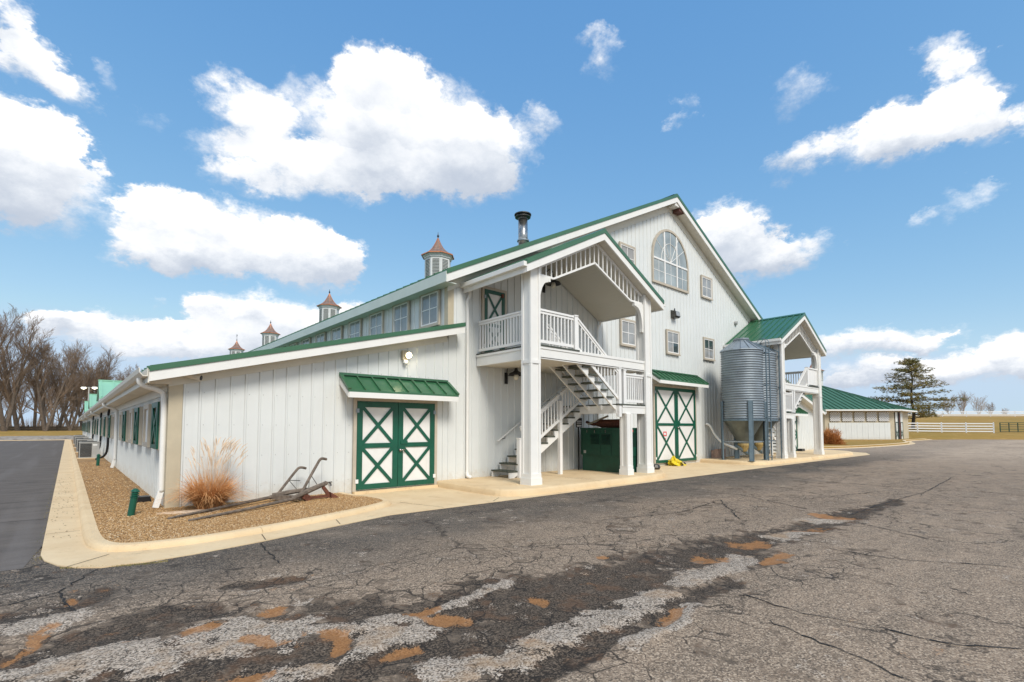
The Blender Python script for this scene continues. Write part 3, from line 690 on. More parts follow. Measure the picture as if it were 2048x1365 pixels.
# corner boards
b = MB(); b.box(SX-.03, SX+.182, YW-.03, YW, .03, 2.36); b.box(SX-.03, SX, YW, YW+.15, .03, 2.36); b.build('corner_board', 'beige', barn)
b = MB(); b.box(MX-SX-.182, MX-SX+.03, YW-.03, YW, .03, 2.36); b.build('corner_board', 'beige', barn)
b = MB(); b.box(XC-.03, XC+.15, YW-.03, YW, 4.0, zmain(XC)-.3); b.box(XC-.03, XC, YW, YW+.14, 4.0, zmain(XC)-.3); b.build('corner_board', 'beige', barn)
# friezes under the rakes
def frieze(xa, za, xb, zb, hgt, dep=.035):
    b = MB(); b.prism([(xa, za-hgt), (xb, zb-hgt), (xb, zb), (xa, za)], YW - dep, YW - .0005, 'y'); return b.build('frieze_board', 'frieze', barn)
frieze(SX-.035, zwing(SX)-.20, XC-.05, zwing(XC-.05)-.20, .185)
frieze(MX-XC+.05, zwing(XC-.05)-.20, MX-SX+.035, zwing(SX)-.20, .185)
frieze(XC-.04, zmain(XC)-.32, XR, ZR-.32, .26); frieze(XR+.001, ZR-.32, MX-XC+.04, zmain(XC)-.32, .26, .036)
# roofs
def slope_roof(name, xa, za, xb, zb, y0, y1, m, th=.10, rib=.40, ribs=True, fasc=None):
    """sloping sheet roof between (xa,za) low edge and (xb,zb) high edge"""
    b = MB(); b.prism([(xa, za-th), (xb, zb-th), (xb, zb), (xa, za)], y0, y1, 'y'); r = b.build(name, m, barn)
    if ribs:
        bb = MB(); y = y0 + .15
        while y < y1: bb.beam((xa, y, za+.012), (xb, y, zb+.012), .04, .04); y += rib
        stuff(bb.build('roof_ribs', m, r))
    return r
slope_roof('roof', XE, ZE, XR, ZR, YF, YB, 'roof', .09); slope_roof('roof', MX-XE, ZE, XR, ZR, YF, YB, 'roof', .09)
slope_roof('roof', WX, WZ, XC, zwing(XC), YF, 77.2, 'roof', .07); slope_roof('roof', MX-WX, WZ, MX-XC, zwing(XC), YF, 77.2, 'roof', .07)
b = MB(); b.prism([(XR-.25, ZR-.06), (XR, ZR+.05), (XR+.25, ZR-.06), (XR, ZR-.02)], YF-.02, YB, 'y'); b.build('ridge_cap', 'roof', barn)
def rake(xa, za, xb, zb, gt=.10, ft=.17, m='roof'):
    """green drip edge above a white fascia on the gable end"""
    y0 = YF - .035
    b = MB(); b.prism([(xa, za-gt+.03), (xb, zb-gt+.03), (xb, zb+.03), (xa, za+.03)], y0 - .02, YF - .002, 'y'); b.build('rake_edge', m, barn)
    b = MB(); b.prism([(xa, za-gt-ft+.03), (xb, zb-gt-ft+.03), (xb, zb-gt+.028), (xa, za-gt+.028)], y0, YF - .004, 'y'); b.build('fascia', 'trim', barn)
    b = MB(); b.prism([(xa, za-gt-ft+.045), (xb, zb-gt-ft+.045), (xb, zb-gt-ft+.06), (xa, za-gt-ft+.06)], YF - .003, YW - .003, 'y'); b.build('soffit', 'soffit', barn)
rake(WX+.02, WZ, 7.60, zwing(7.60)); rake(MX-WX-.02, WZ, MX-7.60, zwing(7.60))
rake(XE, ZE, XR, ZR, .13, .21); rake(MX-XE, ZE, XR+.001, ZR, .13, .21)
b = MB(); b.box(XR-.10, XR+.22, YF+.005, YW-.04, ZR-.46, ZR-.33); b.build('peak_block', 'trim', barn)
b = MB(); b.box(XR+.24, XR+.62, YF+.02, YW-.06, ZR-.60, ZR-.42); b.build('bare_wood_patch', 'brownmull', barn, label='bare brown wood showing at the gable peak')
# eave fascia and soffit along the main hall (left)
b = MB(); b.box(XE-.02, XE+.012, YF-.03, YB, ZE-.30, ZE-.03); b.build('fascia', 'fascia_sage', barn)
b = MB(); b.box(XE+.014, XC+.0, YF+.02, YB, ZE-.295, ZE-.275); b.build('soffit', 'fascia_sage', barn)
b = MB(); b.box(MX-XE-.012, MX-XE+.02, YF-.03, YB, ZE-.30, ZE-.03); b.build('fascia', 'fascia_sage', barn)
# wing eave: gutter, fascia, soffit, frieze
b = MB(); b.prism([(WX-.13, WZ-.02), (WX-.12, WZ-.10), (WX-.07, WZ-.16), (WX+.0, WZ-.16), (WX+.0, WZ-.02), (WX-.01, WZ-.02), (WX-.012, WZ-.14), (WX-.065, WZ-.145), (WX-.11, WZ-.09), (WX-.118, WZ-.02)], YF-.06, 77.2, 'y'); b.build('gutter', 'soffit', barn)
b = MB(); b.box(WX+.002, WX+.03, YF-.02, 77.2, WZ-.26, WZ-.04); b.build('fascia', 'frieze', barn)
b = MB(); b.box(WX+.031, SX, YW-.03, 77.2, WZ-.25, WZ-.235); b.build('soffit', 'soffit', barn)
b = MB(); b.box(WX+.031, SX+.01, YW-.055, YW-.036, WZ-.25, WZ-.09); b.build('soffit_return', 'soffit', barn)
b = MB(); b.box(SX-.04, SX-.001, YW+.155, 77., 2.10, 2.272); b.build('frieze_board', 'frieze', barn)
b = MB(); b.box(MX-WX-.0, MX-WX+.13, YF-.05, 77.2, WZ-.16, WZ-.02); b.build('gutter', 'trim', barn)
# cross gables on the left wing roof
for yc in (27.6, 39.6, 50.6):
    hw, zr, ze = 1.35, 3.50, 2.72
    b = MB(); b.prism([(yc-hw, ze-.06), (yc, zr-.06), (yc, zr), (yc-hw, ze)], .92, 5.2, 'x'); r1 = b.build('cross_gable_roof', 'roof_sheen', barn)
    b = MB(); b.prism([(yc, zr-.061), (yc+hw, ze-.06), (yc+hw, ze), (yc, zr-.001)], .92, 5.2, 'x'); b.build('cross_gable_roof', 'roof_sheen', barn)
    b = MB(); b.prism([(yc-hw+.12, ze-.07), (yc+hw-.12, ze-.07), (yc, zr-.14)], .99, 1.05, 'x'); b.build('cross_gable_wall', 'trim', barn)
    for k in range(4):
        b = MB(); xx = 1.0 + k * .42; b.beam((xx, yc-hw, ze+.015), (xx, yc, zr+.015), .05, .045); b.build('roof_rib', 'roof_sheen', r1)
    b = MB(); b.box(.91, 5.2, yc-.07, yc+.07, zr-.02, zr+.035); b.build('ridge_cap', 'roof_sheen', barn)
# windows -------------------------------------------------------
def win_meshes(wd, ht, fr=.07, tm='taupe'):
    f = MB(); d0, d1 = -.075, -.02
    f.box(-wd/2, wd/2, d0, d1, 0, fr); f.box(-wd/2, wd/2, d0, d1, ht-fr, ht); f.box(-wd/2, -wd/2+fr, d0, d1, fr, ht-fr); f.box(wd/2-fr, wd/2, d0, d1, fr, ht-fr)
    f.box(-wd/2-.015, wd/2+.015, d0-.02, d0, -.01, .045)
    g = MB(); a = wd/2 - fr; s = .035
    g.box(-a, a, -.066, -.022, fr, fr+s); g.box(-a, a, -.066, -.022, ht-fr-s, ht-fr); g.box(-a, -a+s, -.066, -.022, fr+s, ht-fr-s); g.box(a-s, a, -.066, -.022, fr+s, ht-fr-s)
    mu = MB(); mu.box(-.012, .012, -.055, -.03, fr+s, ht-fr-s); mu.box(-a+s, -.012, -.054, -.031, ht/2-.012, ht/2+.012); mu.box(.012, a-s, -.054, -.031, ht/2-.012, ht/2+.012)
    pw, ph = (a - s - .012), (ht/2 - fr - s - .012)
    p = MB(); p.box(0, pw, -.045, -.035, 0, ph)
    offs = [(-a+s, fr+s), (.012, fr+s), (-a+s, ht/2+.012), (.012, ht/2+.012)]
    return mk('window', f, tm), mk('sash', g, 'rail'), mk('muntin', mu, 'rail'), mk('pane', p, 'glass'), offs
WM = win_meshes(.98, 1.0)
paneD = WM[3].copy(); paneD.materials.clear(); paneD.materials.append(M['glassdark'])
def window(x, y, z, rz=0., wm=WM, dark=()):
    o = inst('window', wm[0], barn, (x, y, z), rz); sub('sash', wm[1], o); sub('muntin', wm[2], o)
    for i, (ox, oz) in enumerate(wm[4]): sub('pane', paneD if i in dark else wm[3], o, (ox, 0, oz))
    return o
for x, z, dk in ((15.22, 4.45, ()), (18.26, 4.44, (1,)), (21.25, 4.48, (2, 3)), (21.17, 7.24, ()), (15.22, 7.24, ())): window(x, YW - .004, z, 0, dark=dk)
for k in range(22): window(XC - .008, 11.62 + k * 1.585, 4.23, -R(90))
# arched window
AXc, AW, AB, AS_ = 18.2, 1.37, 7.18, 8.20
def arcpts(r, a0, a1, n): return [(AXc + r*math.cos(R(a0+(a1-a0)*i/n)), AS_ + r*math.sin(R(a0+(a1-a0)*i/n))) for i in range(n+1)]
b = MB(); fr = .09; y0, y1 = YW - .08, YW - .02
o_ = [(AXc-AW, AB)] + arcpts(AW, 180, 0, 32) + [(AXc+AW, AB)]; i_ = [(AXc-AW+fr, AB+fr)] + arcpts(AW-fr, 180, 0, 32) + [(AXc+AW-fr, AB+fr)]
n = len(o_)
b.v = [(x, y0, z) for x, z in o_] + [(x, y0, z) for x, z in i_] + [(x, y1, z) for x, z in o_] + [(x, y1, z) for x, z in i_]
for i in range(n):
    j = (i+1) % n; b.f += [(i, j, n+j, n+i), (2*n+i, i, j, 2*n+j)[::-1], (n+i, n+j, 3*n+j, 3*n+i)]
arch = b.build('arched_window', 'taupe', barn, label='large half-round window high in the gable')
third = (AW - fr) * .36
def colpane(xa, xb, za, zb): return [(xa, za), (xb, za), (xb, zb), (xa, zb)]
# upper lights, cut by the two mullions
Ri = AW - fr
def upper(xa, xb):
    pts = [(xa, AS_), (xb, AS_)]
    for i in range(11):
        x = xb + (xa - xb) * i / 10; dz = math.sqrt(max(0, Ri*Ri - (x-AXc)**2)); pts.append((x, AS_ + dz))
    return pts
for xa, xb in ((AXc-Ri, AXc-third-.04), (AXc-third+.04, AXc+third-.04), (AXc+third+.04, AXc+Ri)):
    b = MB(); b.prism(upper(xa, xb), YW-.05, YW-.035, 'y'); b.build('pane', 'glassblue', arch)
    w2 = (xb - xa) / 2; h2 = (AS_ - .05 - AB - fr) / 2
    for ii in range(2):
        for jj in range(2):
            b = MB(); b.box(xa+ii*w2+.008, xa+(ii+1)*w2-.008, YW-.05, YW-.035, AB+fr+jj*h2+.008, AB+fr+(jj+1)*h2-.008); b.build('pane', 'glassblue', arch)
    b = MB(); b.box(xa+w2-.009, xa+w2+.009, YW-.058, YW-.03, AB+fr, AS_-.05); b.box(xa, xa+w2-.009, YW-.057, YW-.031, AB+fr+h2-.009, AB+fr+h2+.009); b.box(xa+w2+.009, xb, YW-.057, YW-.031, AB+fr+h2-.009, AB+fr+h2+.009); b.build('muntin', 'rail', arch)
for xx in (-third, third):
    b = MB(); b.box(AXc+xx-.04, AXc+xx+.04, YW-.07, YW-.028, AB+fr, AS_ + math.sqrt(Ri*Ri-third*third)); b.build('mullion', 'rail', arch)
b = MB(); b.box(AXc-Ri, AXc+Ri, YW-.074, YW-.0275, AS_-.05, AS_+.02); b.build('mullion', 'rail', arch)
b = MB(); rr = [(AXc + .70*math.cos(t), YW-.056, AS_ + .78*math.sin(t)) for t in np.linspace(.03, math.pi-.03, 22)]
b.tube(rr, .013, 5)
for a_ in (35, 62, 90, 118, 145):
    r0 = .0 if a_ == 90 else .0
    b.tube([(AXc + r0*math.cos(R(a_)), YW-.055, AS_+.02), (AXc + Ri*math.cos(R(a_)), YW-.055, AS_ + Ri*math.sin(R(a_)))], .011, 5)
b.build('muntin', 'rail', arch)
# doors -----------------------------------------------------------
def barn_door(x0, x1, z0, z1, y, board=.13, xw=.075, mid=None, leaves=2, trim=.075, hinge=True, handle=True):
    b = MB(); b.box(x0-trim, x0, y-.05, y-.001, z0, z1+trim); b.box(x1, x1+trim, y-.05, y-.001, z0, z1+trim); b.box(x0, x1, y-.05, y-.001, z1, z1+trim)
    b.build('door_frame', 'taupe', barn)
    mid = mid or (z0 + z1) / 2; lw = (x1 - x0) / leaves
    for k in range(leaves):
        a, c = x0 + k * lw + .006, x0 + (k+1) * lw - .006
        b = MB(); b.box(a, c, y-.035, y-.004, z0+.02, z1-.004); d = b.build('door', 'doorwhite', barn)
        yb0, yb1 = y - .058, y - .0355
        for name, bx_ in (('stile', (a, a+board, z0+.03, z1-.006)), ('stile', (c-board, c, z0+.03, z1-.006)), ('door_rail', (a+board, c-board, z0+.03, z0+.03+board*.9)), ('door_rail', (a+board, c-board, z1-.006-board, z1-.006)), ('door_rail', (a+board, c-board, mid-board*.42, mid+board*.42))):
            b = MB(); b.box(bx_[0], bx_[1], yb0, yb1, bx_[2], bx_[3]); b.build(name, 'green', d)
        for za, zb in ((z0+.03+board*.9, mid-board*.42), (mid+board*.42, z1-.006-board)):
            for s in (0, 1):
                e = .03; p0 = (a+board-e, yb0+.009, za-e if not s else zb+e); p1 = (c-board+e, yb0+.009, zb+e if not s else za-e)
                b = MB(); b.beam(p0, p1, .016 if s else .0155, xw, (0, 0, 1)); b.build('cross_brace', 'green', d)
        if hinge:
            for zz in (z0+.22, z1-.22):
                xx = a + .005 if k == 0 else c - .005
                b = MB(); b.box(xx-.035, xx+.035, y-.07, y-.0585, zz-.045, zz+.045); b.build('hinge', 'galv' if zz > mid else 'rail', d)
    if handle:
        xm = (x0 + x1) / 2 + .05; b = MB(); b.tube([(xm, y-.058, mid-.12), (xm, y-.11, mid-.12)], [.035, .03], 12); b.tube([(xm, y-.105, mid-.12), (xm+.13, y-.105, mid-.115)], .014, 8); b.build('door_handle', 'steel', barn, smooth=True)
        b = MB(); b.box(xm+.02, xm+.20, y-.075, y-.0585, mid+.02, mid+.10); b.build('door_latch', 'green', barn)
barn_door(4.86, 6.915, .075, 2.10, YW - .023)
barn_door(16.85, 19.92, .10, 3.09, YW - .023, board=.12, xw=.085, mid=1.62)
barn_door(8.50, 9.24, 3.53, 5.34, YW - .023, board=.10, xw=.06, mid=4.35, leaves=1, handle=False)
barn_door(MX-6.915, MX-4.86, .075, 2.10, YW - .023)
b = MB(); b.box(4.80, 6.98, YW-.14, YW-.026, .012, .074); b.build('door_sill', 'concrete', barn)
b = MB(); b.box(9.10, 9.17, YW-.12, YW-.08, 5.18, 5.28); b.build('door_closer', 'rust', barn)
# red no-entry marking on the tall door
b = MB(); yy = YW - .0625
for q in ((17.42, 17.46, 1.16, 1.34), (17.62, 17.66, 1.16, 1.34), (17.46, 17.62, 1.30, 1.34), (17.46, 17.62, 1.16, 1.20), (17.50, 17.60, 1.03, 1.08), (17.53, 17.57, .96, 1.03)): b.box(q[0], q[1], yy, yy+.003, q[2], q[3])
tag(b.build('door_sign', 'signr', None, (17.54, YW-.06, .96)), 'small red outlined warning marking on the tall white barn door', 'sign')
# door canopies ---------------------------------------------------
def canopy(x0, x1, zt, zf, y1, nr):
    y0 = YW - .025
    b = MB(); b.prism([(y0, zt), (y0, zt-.05), (y1, zf-.05), (y1, zf)], x0, x1, 'x'); c = b.build('canopy_roof', 'roof', barn)
    b = MB(); b.box(x0, x1, y0-.07, y0, zt, zt+.012); b.box(x0-.012, x1+.012, y0-.015, y0, zt-.02, zt+.06); b.build('flashing', 'roof', c)
    for k in range(nr + 1):
        xx = x0 + .02 + (x1 - x0 - .04) * k / nr; b = MB(); wd = .075 if k in (0, nr) else .028
        b.beam((xx, y0-.05, zt-.01), (xx, y1-.004, zf+.014), wd, .05); b.build('roof_rib', 'roof', c)
    b = MB(); b.box(x0+.01, x1-.01, y1-.006, y1+.02, zf-.165, zf-.045); b.build('fascia', 'trim', c)
    for xx in (x0, x1 - .02):
        b = MB(); b.prism([(y0, zt-.06), (y0, zt-.20), (y1+.02, zf-.165), (y1+.02, zf-.055)], xx, xx+.02, 'x'); b.build('side_fascia', 'trim', c)
    b = MB(); b.prism([(y0, zt-.21), (y0, zt-.225), (y1+.021, zf-.16), (y1+.021, zf-.145)], x0+.021, x1-.021, 'x'); b.build('soffit', 'soffit', c)
canopy(4.46, 7.32, 2.66, 2.31, 10.27, 8)
canopy(16.50, 20.22, 3.68, 3.33, 10.27, 11)
canopy(MX-7.32, MX-4.46, 2.66, 2.31, 10.27, 8)
# downspouts --------------------------------------------------------
def spout(pts, w=.075, m='trim'):
    b = MB()
    for p, q in zip(pts, pts[1:]): b.beam(p, q, w, w * .8, (0, 1, .01) if abs(q[2]-p[2]) > .2 else (0, 0, 1))
    return b.build('downspout', m, barn)
def spout_tube(pts, r=.045, m='trim'):
    b = MB(); P = chaikin3(pts); b.tube(P, r, 8); return b.build('downspout', m, barn, smooth=True)
def chaikin3(p, it=2):
    p = [Vector(q) for q in p]
    for _ in range(it):
        q = [p[0]]
        for a_, b_ in zip(p, p[1:]): q += [a_.lerp(b_, .25), a_.lerp(b_, .75)]
        p = q + [p[-1]]
    return p
for yy in (10.92, 22.7, 34.8, 46.8, 58.8):
    spout_tube([(WX-.06, yy, WZ-.16), (WX-.06, yy, WZ-.27), (SX-.12, yy, WZ-.36), (SX-.075, yy, WZ-.44), (SX-.075, yy, 1.0), (SX-.075, yy, .35)], .05)
    spout([(SX-.08, yy, .36), (SX-.15, yy-.02, .08)], .09)
spout_tube([(7.98, YW-.10, 5.18), (7.98, YW-.09, 5.02), (7.90, YW-.07, 4.9), (7.93, YW-.07, 4.7), (7.93, YW-.07, .6), (7.93, YW-.07, .32)], .042)
spout_tube([(7.93, YW-.07, .33), (7.93, YW-.08, .22), (7.97, YW-.20, .19)], .05)
# black conduit loops on the side wall
for yy in (27.2, 33.6, 44.):
    b = MB(); b.tube(chaikin3([(SX-.06, yy, 2.28), (SX-.10, yy-.1, 2.1), (SX-.06, yy+.05, 1.9), (SX-.06, yy, .8), (SX-.10, yy+.2, .3), (SX-.4, yy+.8, .15)]), .045, 6); b.build('conduit', 'lid', barn, smooth=True)
# stall windows along the side wall: green X shutters and plain framed ones in turn
f = MB(); f.box(-.46, .46, -.07, -.0, 0, .10); f.box(-.46, .46, -.07, 0, .82, .92); f.box(-.46, -.36, -.07, 0, .10, .82); f.box(.36, .46, -.07, 0, .10, .82)
fm = mk('stall_window', f, 'taupe'); pn = MB(); pn.box(-.36, .36, -.03, -.02, .10, .82); pm = mk('pane', pn, 'doorwhite')
g = MB(); g.box(-.44, .44, -.105, -.072, 0.02, .10); g.box(-.44, .44, -.105, -.072, .80, .90); g.box(-.44, -.34, -.105, -.072, .10, .80); g.box(.34, .44, -.105, -.072, .10, .80)
gm = mk('shutter_frame', g, 'green')
xb = MB(); xb.beam((-.36, -.09, .08), (.36, -.09, .82), .028, .085, (0, 0, 1)); xb.beam((-.36, -.093, .82), (.36, -.093, .08), .028, .085, (0, 0, 1)); xm_ = mk('cross_brace', xb, 'green')
k = 0; yy = 11.78
while yy < 76:
    if min(abs(yy - q) for q in (22.7, 34.8, 46.8, 58.8)) > .5:
        o = inst('stall_window', fm, barn, (SX - .022, yy, 1.08), -R(90)); sub('pane', pm, o)
        if k % 2 == 0: s_ = sub('shutter_frame', gm, o); x_ = sub('cross_brace', xm_, o)
    yy += 1.76; k += 1
# cupolas ------------------------------------------------------------
def cupola(yc, vane=False):
    zb = ZR - .35; r0, n = .88, 8; rot = R(22.5 + 3)
    b = MB(); b.lathe(XR, yc, [(r0, zb), (r0, zb+2.1), (r0+.06, zb+2.1), (r0+.06, zb+2.2), (r0+.16, zb+2.26), (r0+.16, zb+2.34)], n, rot); c = b.build('cupola', 'cupola', barn)
    prof = [(r0+.24, zb+2.33), (r0+.22, zb+2.37), (.82, zb+2.50), (.60, zb+2.66), (.42, zb+2.86), (.27, zb+3.10), (.14, zb+3.36), (.04, zb+3.6)]
    b = MB(); b.lathe(XR, yc, prof, n, rot); b.build('cupola_roof', 'copper', c)
    b = MB(); b.lathe(XR, yc, [(r0+.245, zb+2.30), (r0+.255, zb+2.30), (r0+.255, zb+2.36), (r0+.22, zb+2.385)], n, rot, cap=False)
    for j in range(n):
        t = 2*math.pi*j/n + rot; b.tube([(XR + r*math.cos(t), yc + r*math.sin(t), z+.004) for r, z in prof[1:]], .016, 4)
    b.build('copper_hip', 'copperedge', c)
    b = MB(); b.lathe(XR, yc, [(.03, zb+3.55), (.03, zb+3.66), (.075, zb+3.72), (.075, zb+3.78), (.03, zb+3.84), (.008, zb+4.05)], 8); b.build('finial', 'lid', c)
    if vane:
        b = MB(); b.tube([(XR, yc, zb+3.8), (XR, yc, zb+4.5)], .02, 5); b.beam((XR, yc-.3, zb+4.35), (XR, yc+.3, zb+4.35), .03, .06); b.beam((XR, yc-.1, zb+4.48), (XR, yc+.18, zb+4.5), .03, .2); b.build('weathervane', 'lid', c)
    for j in range(n):                                           # louvred faces
        t = 2*math.pi*(j+.5)/n + rot; ap = r0*math.cos(math.pi/n); w2 = .26
        if math.cos(t) > .55: continue
        b = MB(); tx, ty = -math.sin(t), math.cos(t); nx_, ny_ = math.cos(t), math.sin(t)
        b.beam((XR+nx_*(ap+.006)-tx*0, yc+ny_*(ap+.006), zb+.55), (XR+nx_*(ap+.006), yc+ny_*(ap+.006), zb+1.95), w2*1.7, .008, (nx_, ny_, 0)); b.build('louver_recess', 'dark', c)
        b = MB()
        for q in range(14):
            zz = zb + .62 + q * .096; b.beam((XR+nx_*(ap+.022)-tx*w2*.82, yc+ny_*(ap+.022)-ty*w2*.82, zz), (XR+nx_*(ap+.022)+tx*w2*.82, yc+ny_*(ap+.022)+ty*w2*.82, zz), .02, .055, (nx_*.5, ny_*.5, .9))
        b.build('louver', 'cupola', c)
for yc, vn in ((28., False), (46.65, False), (65.1, False), (81.5, True)): cupola(yc, vn)
# flue -----------------------------------------------------------------
b = MB(); fx, fy = 14.5, 15.62; zr_ = zmain(fx)
b.tube([(fx, fy, zr_-.2), (fx-.02, fy, zr_+1.42)], .205, 20); fl = b.build('flue_pipe', 'steel', barn, smooth=True)
b = MB(); b.lathe(fx, fy, [(.30, zr_-.1), (.30, zr_+.12), (.26, zr_+.20), (.24, zr_+.2)], 20); b.lathe(fx, fy, [(.245, zr_+.40), (.265, zr_+.41), (.265, zr_+.46), (.245, zr_+.47)], 20); b.build('flue_collar', 'galv', fl, smooth=False)
b = MB(); b.lathe(fx-.02, fy, [(.206, zr_+1.36), (.22, zr_+1.43), (.34, zr_+1.46), (.34, zr_+1.49), (.22, zr_+1.49)], 24); b.lathe(fx-.02, fy, [(.34, zr_+1.56), (.37, zr_+1.56), (.37, zr_+1.60), (.30, zr_+1.62)], 24)
for k in range(6): t_ = k*1.047; b.box(fx-.02+.33*math.cos(t_)-.012, fx-.02+.33*math.cos(t_)+.012, fy+.33*math.sin(t_)-.012, fy+.33*math.sin(t_)+.012, zr_+1.48, zr_+1.57)
b.build('flue_cap', 'flue', fl)
# porches ----------------------------------------------------------------
PY, PXc, PHW, PZR, PZE = 8.281, 10.687, 2.884, 6.838, 5.363
PS = (PZR - PZE) / PHW; DK = 3.50
def porch(mir):
    X = (lambda x: MX - x) if mir else (lambda x: x)
    def bx(mb, x0, x1, *r): mb.box(X(x0), X(x1), *r); return mb
    def bm(mb, p, q, *r): mb.beam((X(p[0]), p[1], p[2]), (X(q[0]), q[1], q[2]), *r); return mb
    def post(x0, x1, y0, y1, z0, z1, name='porch_post', belt=None):
        b = MB(); e = .022; bx(b, x0+e, x1-e, y0+e, y1-e, z0, z1); p = b.build(name, 'trim', barn)
        tw = .065; b = MB()
        for xa, xb_ in ((x0, x0+tw), (x1-tw, x1)):
            for ya, yb in ((y0, y0+tw), (y1-tw, y1)): bx(b, xa, xb_, ya, yb, z0+.24, z1-.02)
        b.build('corner_trim', 'trim', p)
        b = MB(); bx(b, x0-.02, x1+.02, y0-.02, y1+.02, z0+.001, z0+.16); bx(b, x0-.006, x1+.006, y0-.006, y1+.006, z0+.155, z0+.26)
        b.build('post_base', 'trim', p)
        if belt:
            b = MB(); bx(b, x0-.004, x1+.004, y0-.004, y1+.004, belt, belt+.08); b.build('post_belt', 'trim', p)
        return p
    zp = PAD2 if mir else PAD
    ptop = PZR - PS * abs(8.25 - PXc) - .17
    post(8.075, 8.405, 8.445, 8.775, zp, ptop, belt=3.02); post(12.80, 13.13, 8.445, 8.775, zp, PZR - PS*abs(13.0 - PXc) - .17, belt=3.02)
    post(11.84, 12.09, 8.445, 8.70, zp, 1.90, 'landing_post')
    # deck
    b = MB(); bx(b, 8.30, 13.0, 8.50, YW-.03, 3.18, 3.20); b.build('deck_ceiling', 'soffit', barn)
    b = MB(); bx(b, 8.25, 9.86, 8.47, YW-.03, DK-.04, DK); bx(b, 9.86, 12.95, 9.66, YW-.03, DK-.04, DK-.001); b.build('deck_floor', 'tread', barn)
    def beamx(x0, x1, y0, y1):
        b = MB(); bx(b, x0, x1, y0, y1, 3.16, 3.40); k = b.build('deck_beam', 'trim', barn)
        b = MB(); bx(b, x0-.0, x1+.0, y0-.018, y1, 3.402, 3.475); b.build('beam_cap', 'trim', k)
    beamx(8.406, 12.799, 8.50, 8.60)
    b = MB(); bx(b, 8.27, 8.37, 8.776, YW-.03, 3.16, 3.40); k = b.build('deck_beam', 'trim', barn); b = MB(); bx(b, 8.25, 8.37, 8.777, YW-.028, 3.402, 3.475); b.build('beam_cap', 'trim', k)
    b = MB(); bx(b, 12.86, 12.96, 8.776, YW-.03, 3.16, 3.40); b.build('deck_beam', 'trim', barn)
    # railings
    bal = MB(); bal.box(-.017, .017, -.017, .017, 0, .74); balm = mk('baluster', bal, 'rail')
    def railing(p0, p1, n, base_h=.09, top=.86, name='railing'):
        (x0, y0, z0), (x1, y1, z1) = p0, p1
        b = MB(); bm(b, (x0, y0, z0+top), (x1, y1, z1+top), .085, .05); r_ = b.build(name, 'rail', barn)
        b = MB(); bm(b, (x0, y0, z0+top-.06), (x1, y1, z1+top-.06), .045, .06); b.build('top_rail', 'rail', r_)
        b = MB(); bm(b, (x0, y0, z0+base_h), (x1, y1, z1+base_h), .045, .075); b.build('bottom_rail', 'rail', r_)
        for k in range(n):
            t = (k + .5) / n; o = bpy.data.objects.new('baluster', balm); C.objects.link(o); o.parent = r_
            og = ORIG[r_.name]; o.location = (X(x0+(x1-x0)*t) - og[0], y0+(y1-y0)*t - og[1], z0+(z1-z0)*t + base_h + .0 - og[2])
    def newel(x, y, z0, z1, w=.115):
        b = MB(); bx(b, x-w/2, x+w/2, y-w/2, y+w/2, z0, z1); bx(b, x-w/2-.012, x+w/2+.012, y-w/2-.012, y+w/2+.012, z1, z1+.03); return b.build('newel_post', 'rail', barn)
    railing((8.32, 10.74, DK), (8.32, 8.79, DK), 17)
    if not mir: railing((8.41, 8.56, DK), (9.70, 8.56, DK), 10)
    else:
        b = MB(); bx(b, 8.41, 9.70, 8.54, 8.58, DK+.08, DK+.84); pn_ = b.build('rail_panel', 'doorwhite', barn)
        b = MB(); bx(b, 8.41, 9.70, 8.50, 8.62, DK+.842, DK+.90); bx(b, 8.41, 8.50, 8.52, 8.60, DK+.08, DK+.841); bx(b, 9.6, 9.70, 8.52, 8.60, DK+.08, DK+.841); b.build('panel_frame', 'rail', pn_)
    newel(9.77, 8.56, DK-.3, 4.38)
    LZ = 2.17                                                     # landing
    lx1 = 12.79 if mir else 13.02
    # upper flight, down towards the landing
    nU = 7; rU = (DK - LZ) / nU; tU = .256; xs = 9.86
    for yy in (8.64, 9.12, 9.60):
        b = MB(); poly = [(X(xs-.02), DK-.02), (X(xs-.02), DK-.30), (X(xs+tU*6.6), LZ-.10), (X(xs+tU*7.3), LZ-.10), (X(xs+tU*7.3), LZ+.06)]
        saw = []
        for k in range(6, -1, -1): saw += [(X(xs+tU*(k+1)), DK-rU*(k+1)-.035), (X(xs+tU*k), DK-rU*(k+1)-.035)]
        b.prism([(X(xs), DK-.30), (X(xs+tU*6.5), LZ-.16), (X(xs+tU*7.0), LZ-.14)] + saw, yy-.022, yy+.022, 'y'); b.build('stringer', 'trim', barn)
    tm_ = MB(); tm_.box(-.14, .14, -.56, .56, -.02, .02); tmesh = mk('tread', tm_, 'tread')
    for k in range(nU - 1):
        inst('tread', tmesh, barn, (X(xs + tU*(k+.5)), 9.12, DK - rU*(k+1) - .012))
    railing((9.82, 8.56, DK-.02), (11.60, 8.56, LZ+.02), 13, .12, .88, 'stair_railing'); railing((9.9, 9.68, DK-.02), (11.60, 9.68, LZ+.02), 13, .12, .88, 'stair_railing')
    newel(11.62, 8.56, 1.80, 3.16)
    # landing
    b = MB(); bx(b, 11.55, lx1, 8.48, 10.70, LZ-.04, LZ); b.build('landing_floor', 'tread', barn)
    b = MB(); bx(b, 11.70, lx1, 8.50, 8.58, 1.90, LZ-.045); bx(b, 11.55, 11.63, 8.60, 10.70, 1.90, LZ-.045); bx(b, 11.70, lx1, 8.485, 8.499, LZ-.09, LZ-.045); b.build('landing_beam', 'trim', barn)
    newel(11.84, 8.56, LZ, 3.12); railing((11.90, 8.56, LZ), (12.79, 8.56, LZ), 9)
    # lower flight, back along the wall to the ground
    nL = 11; rL = (LZ - zp) / nL; tL = .288; xb_ = 11.62
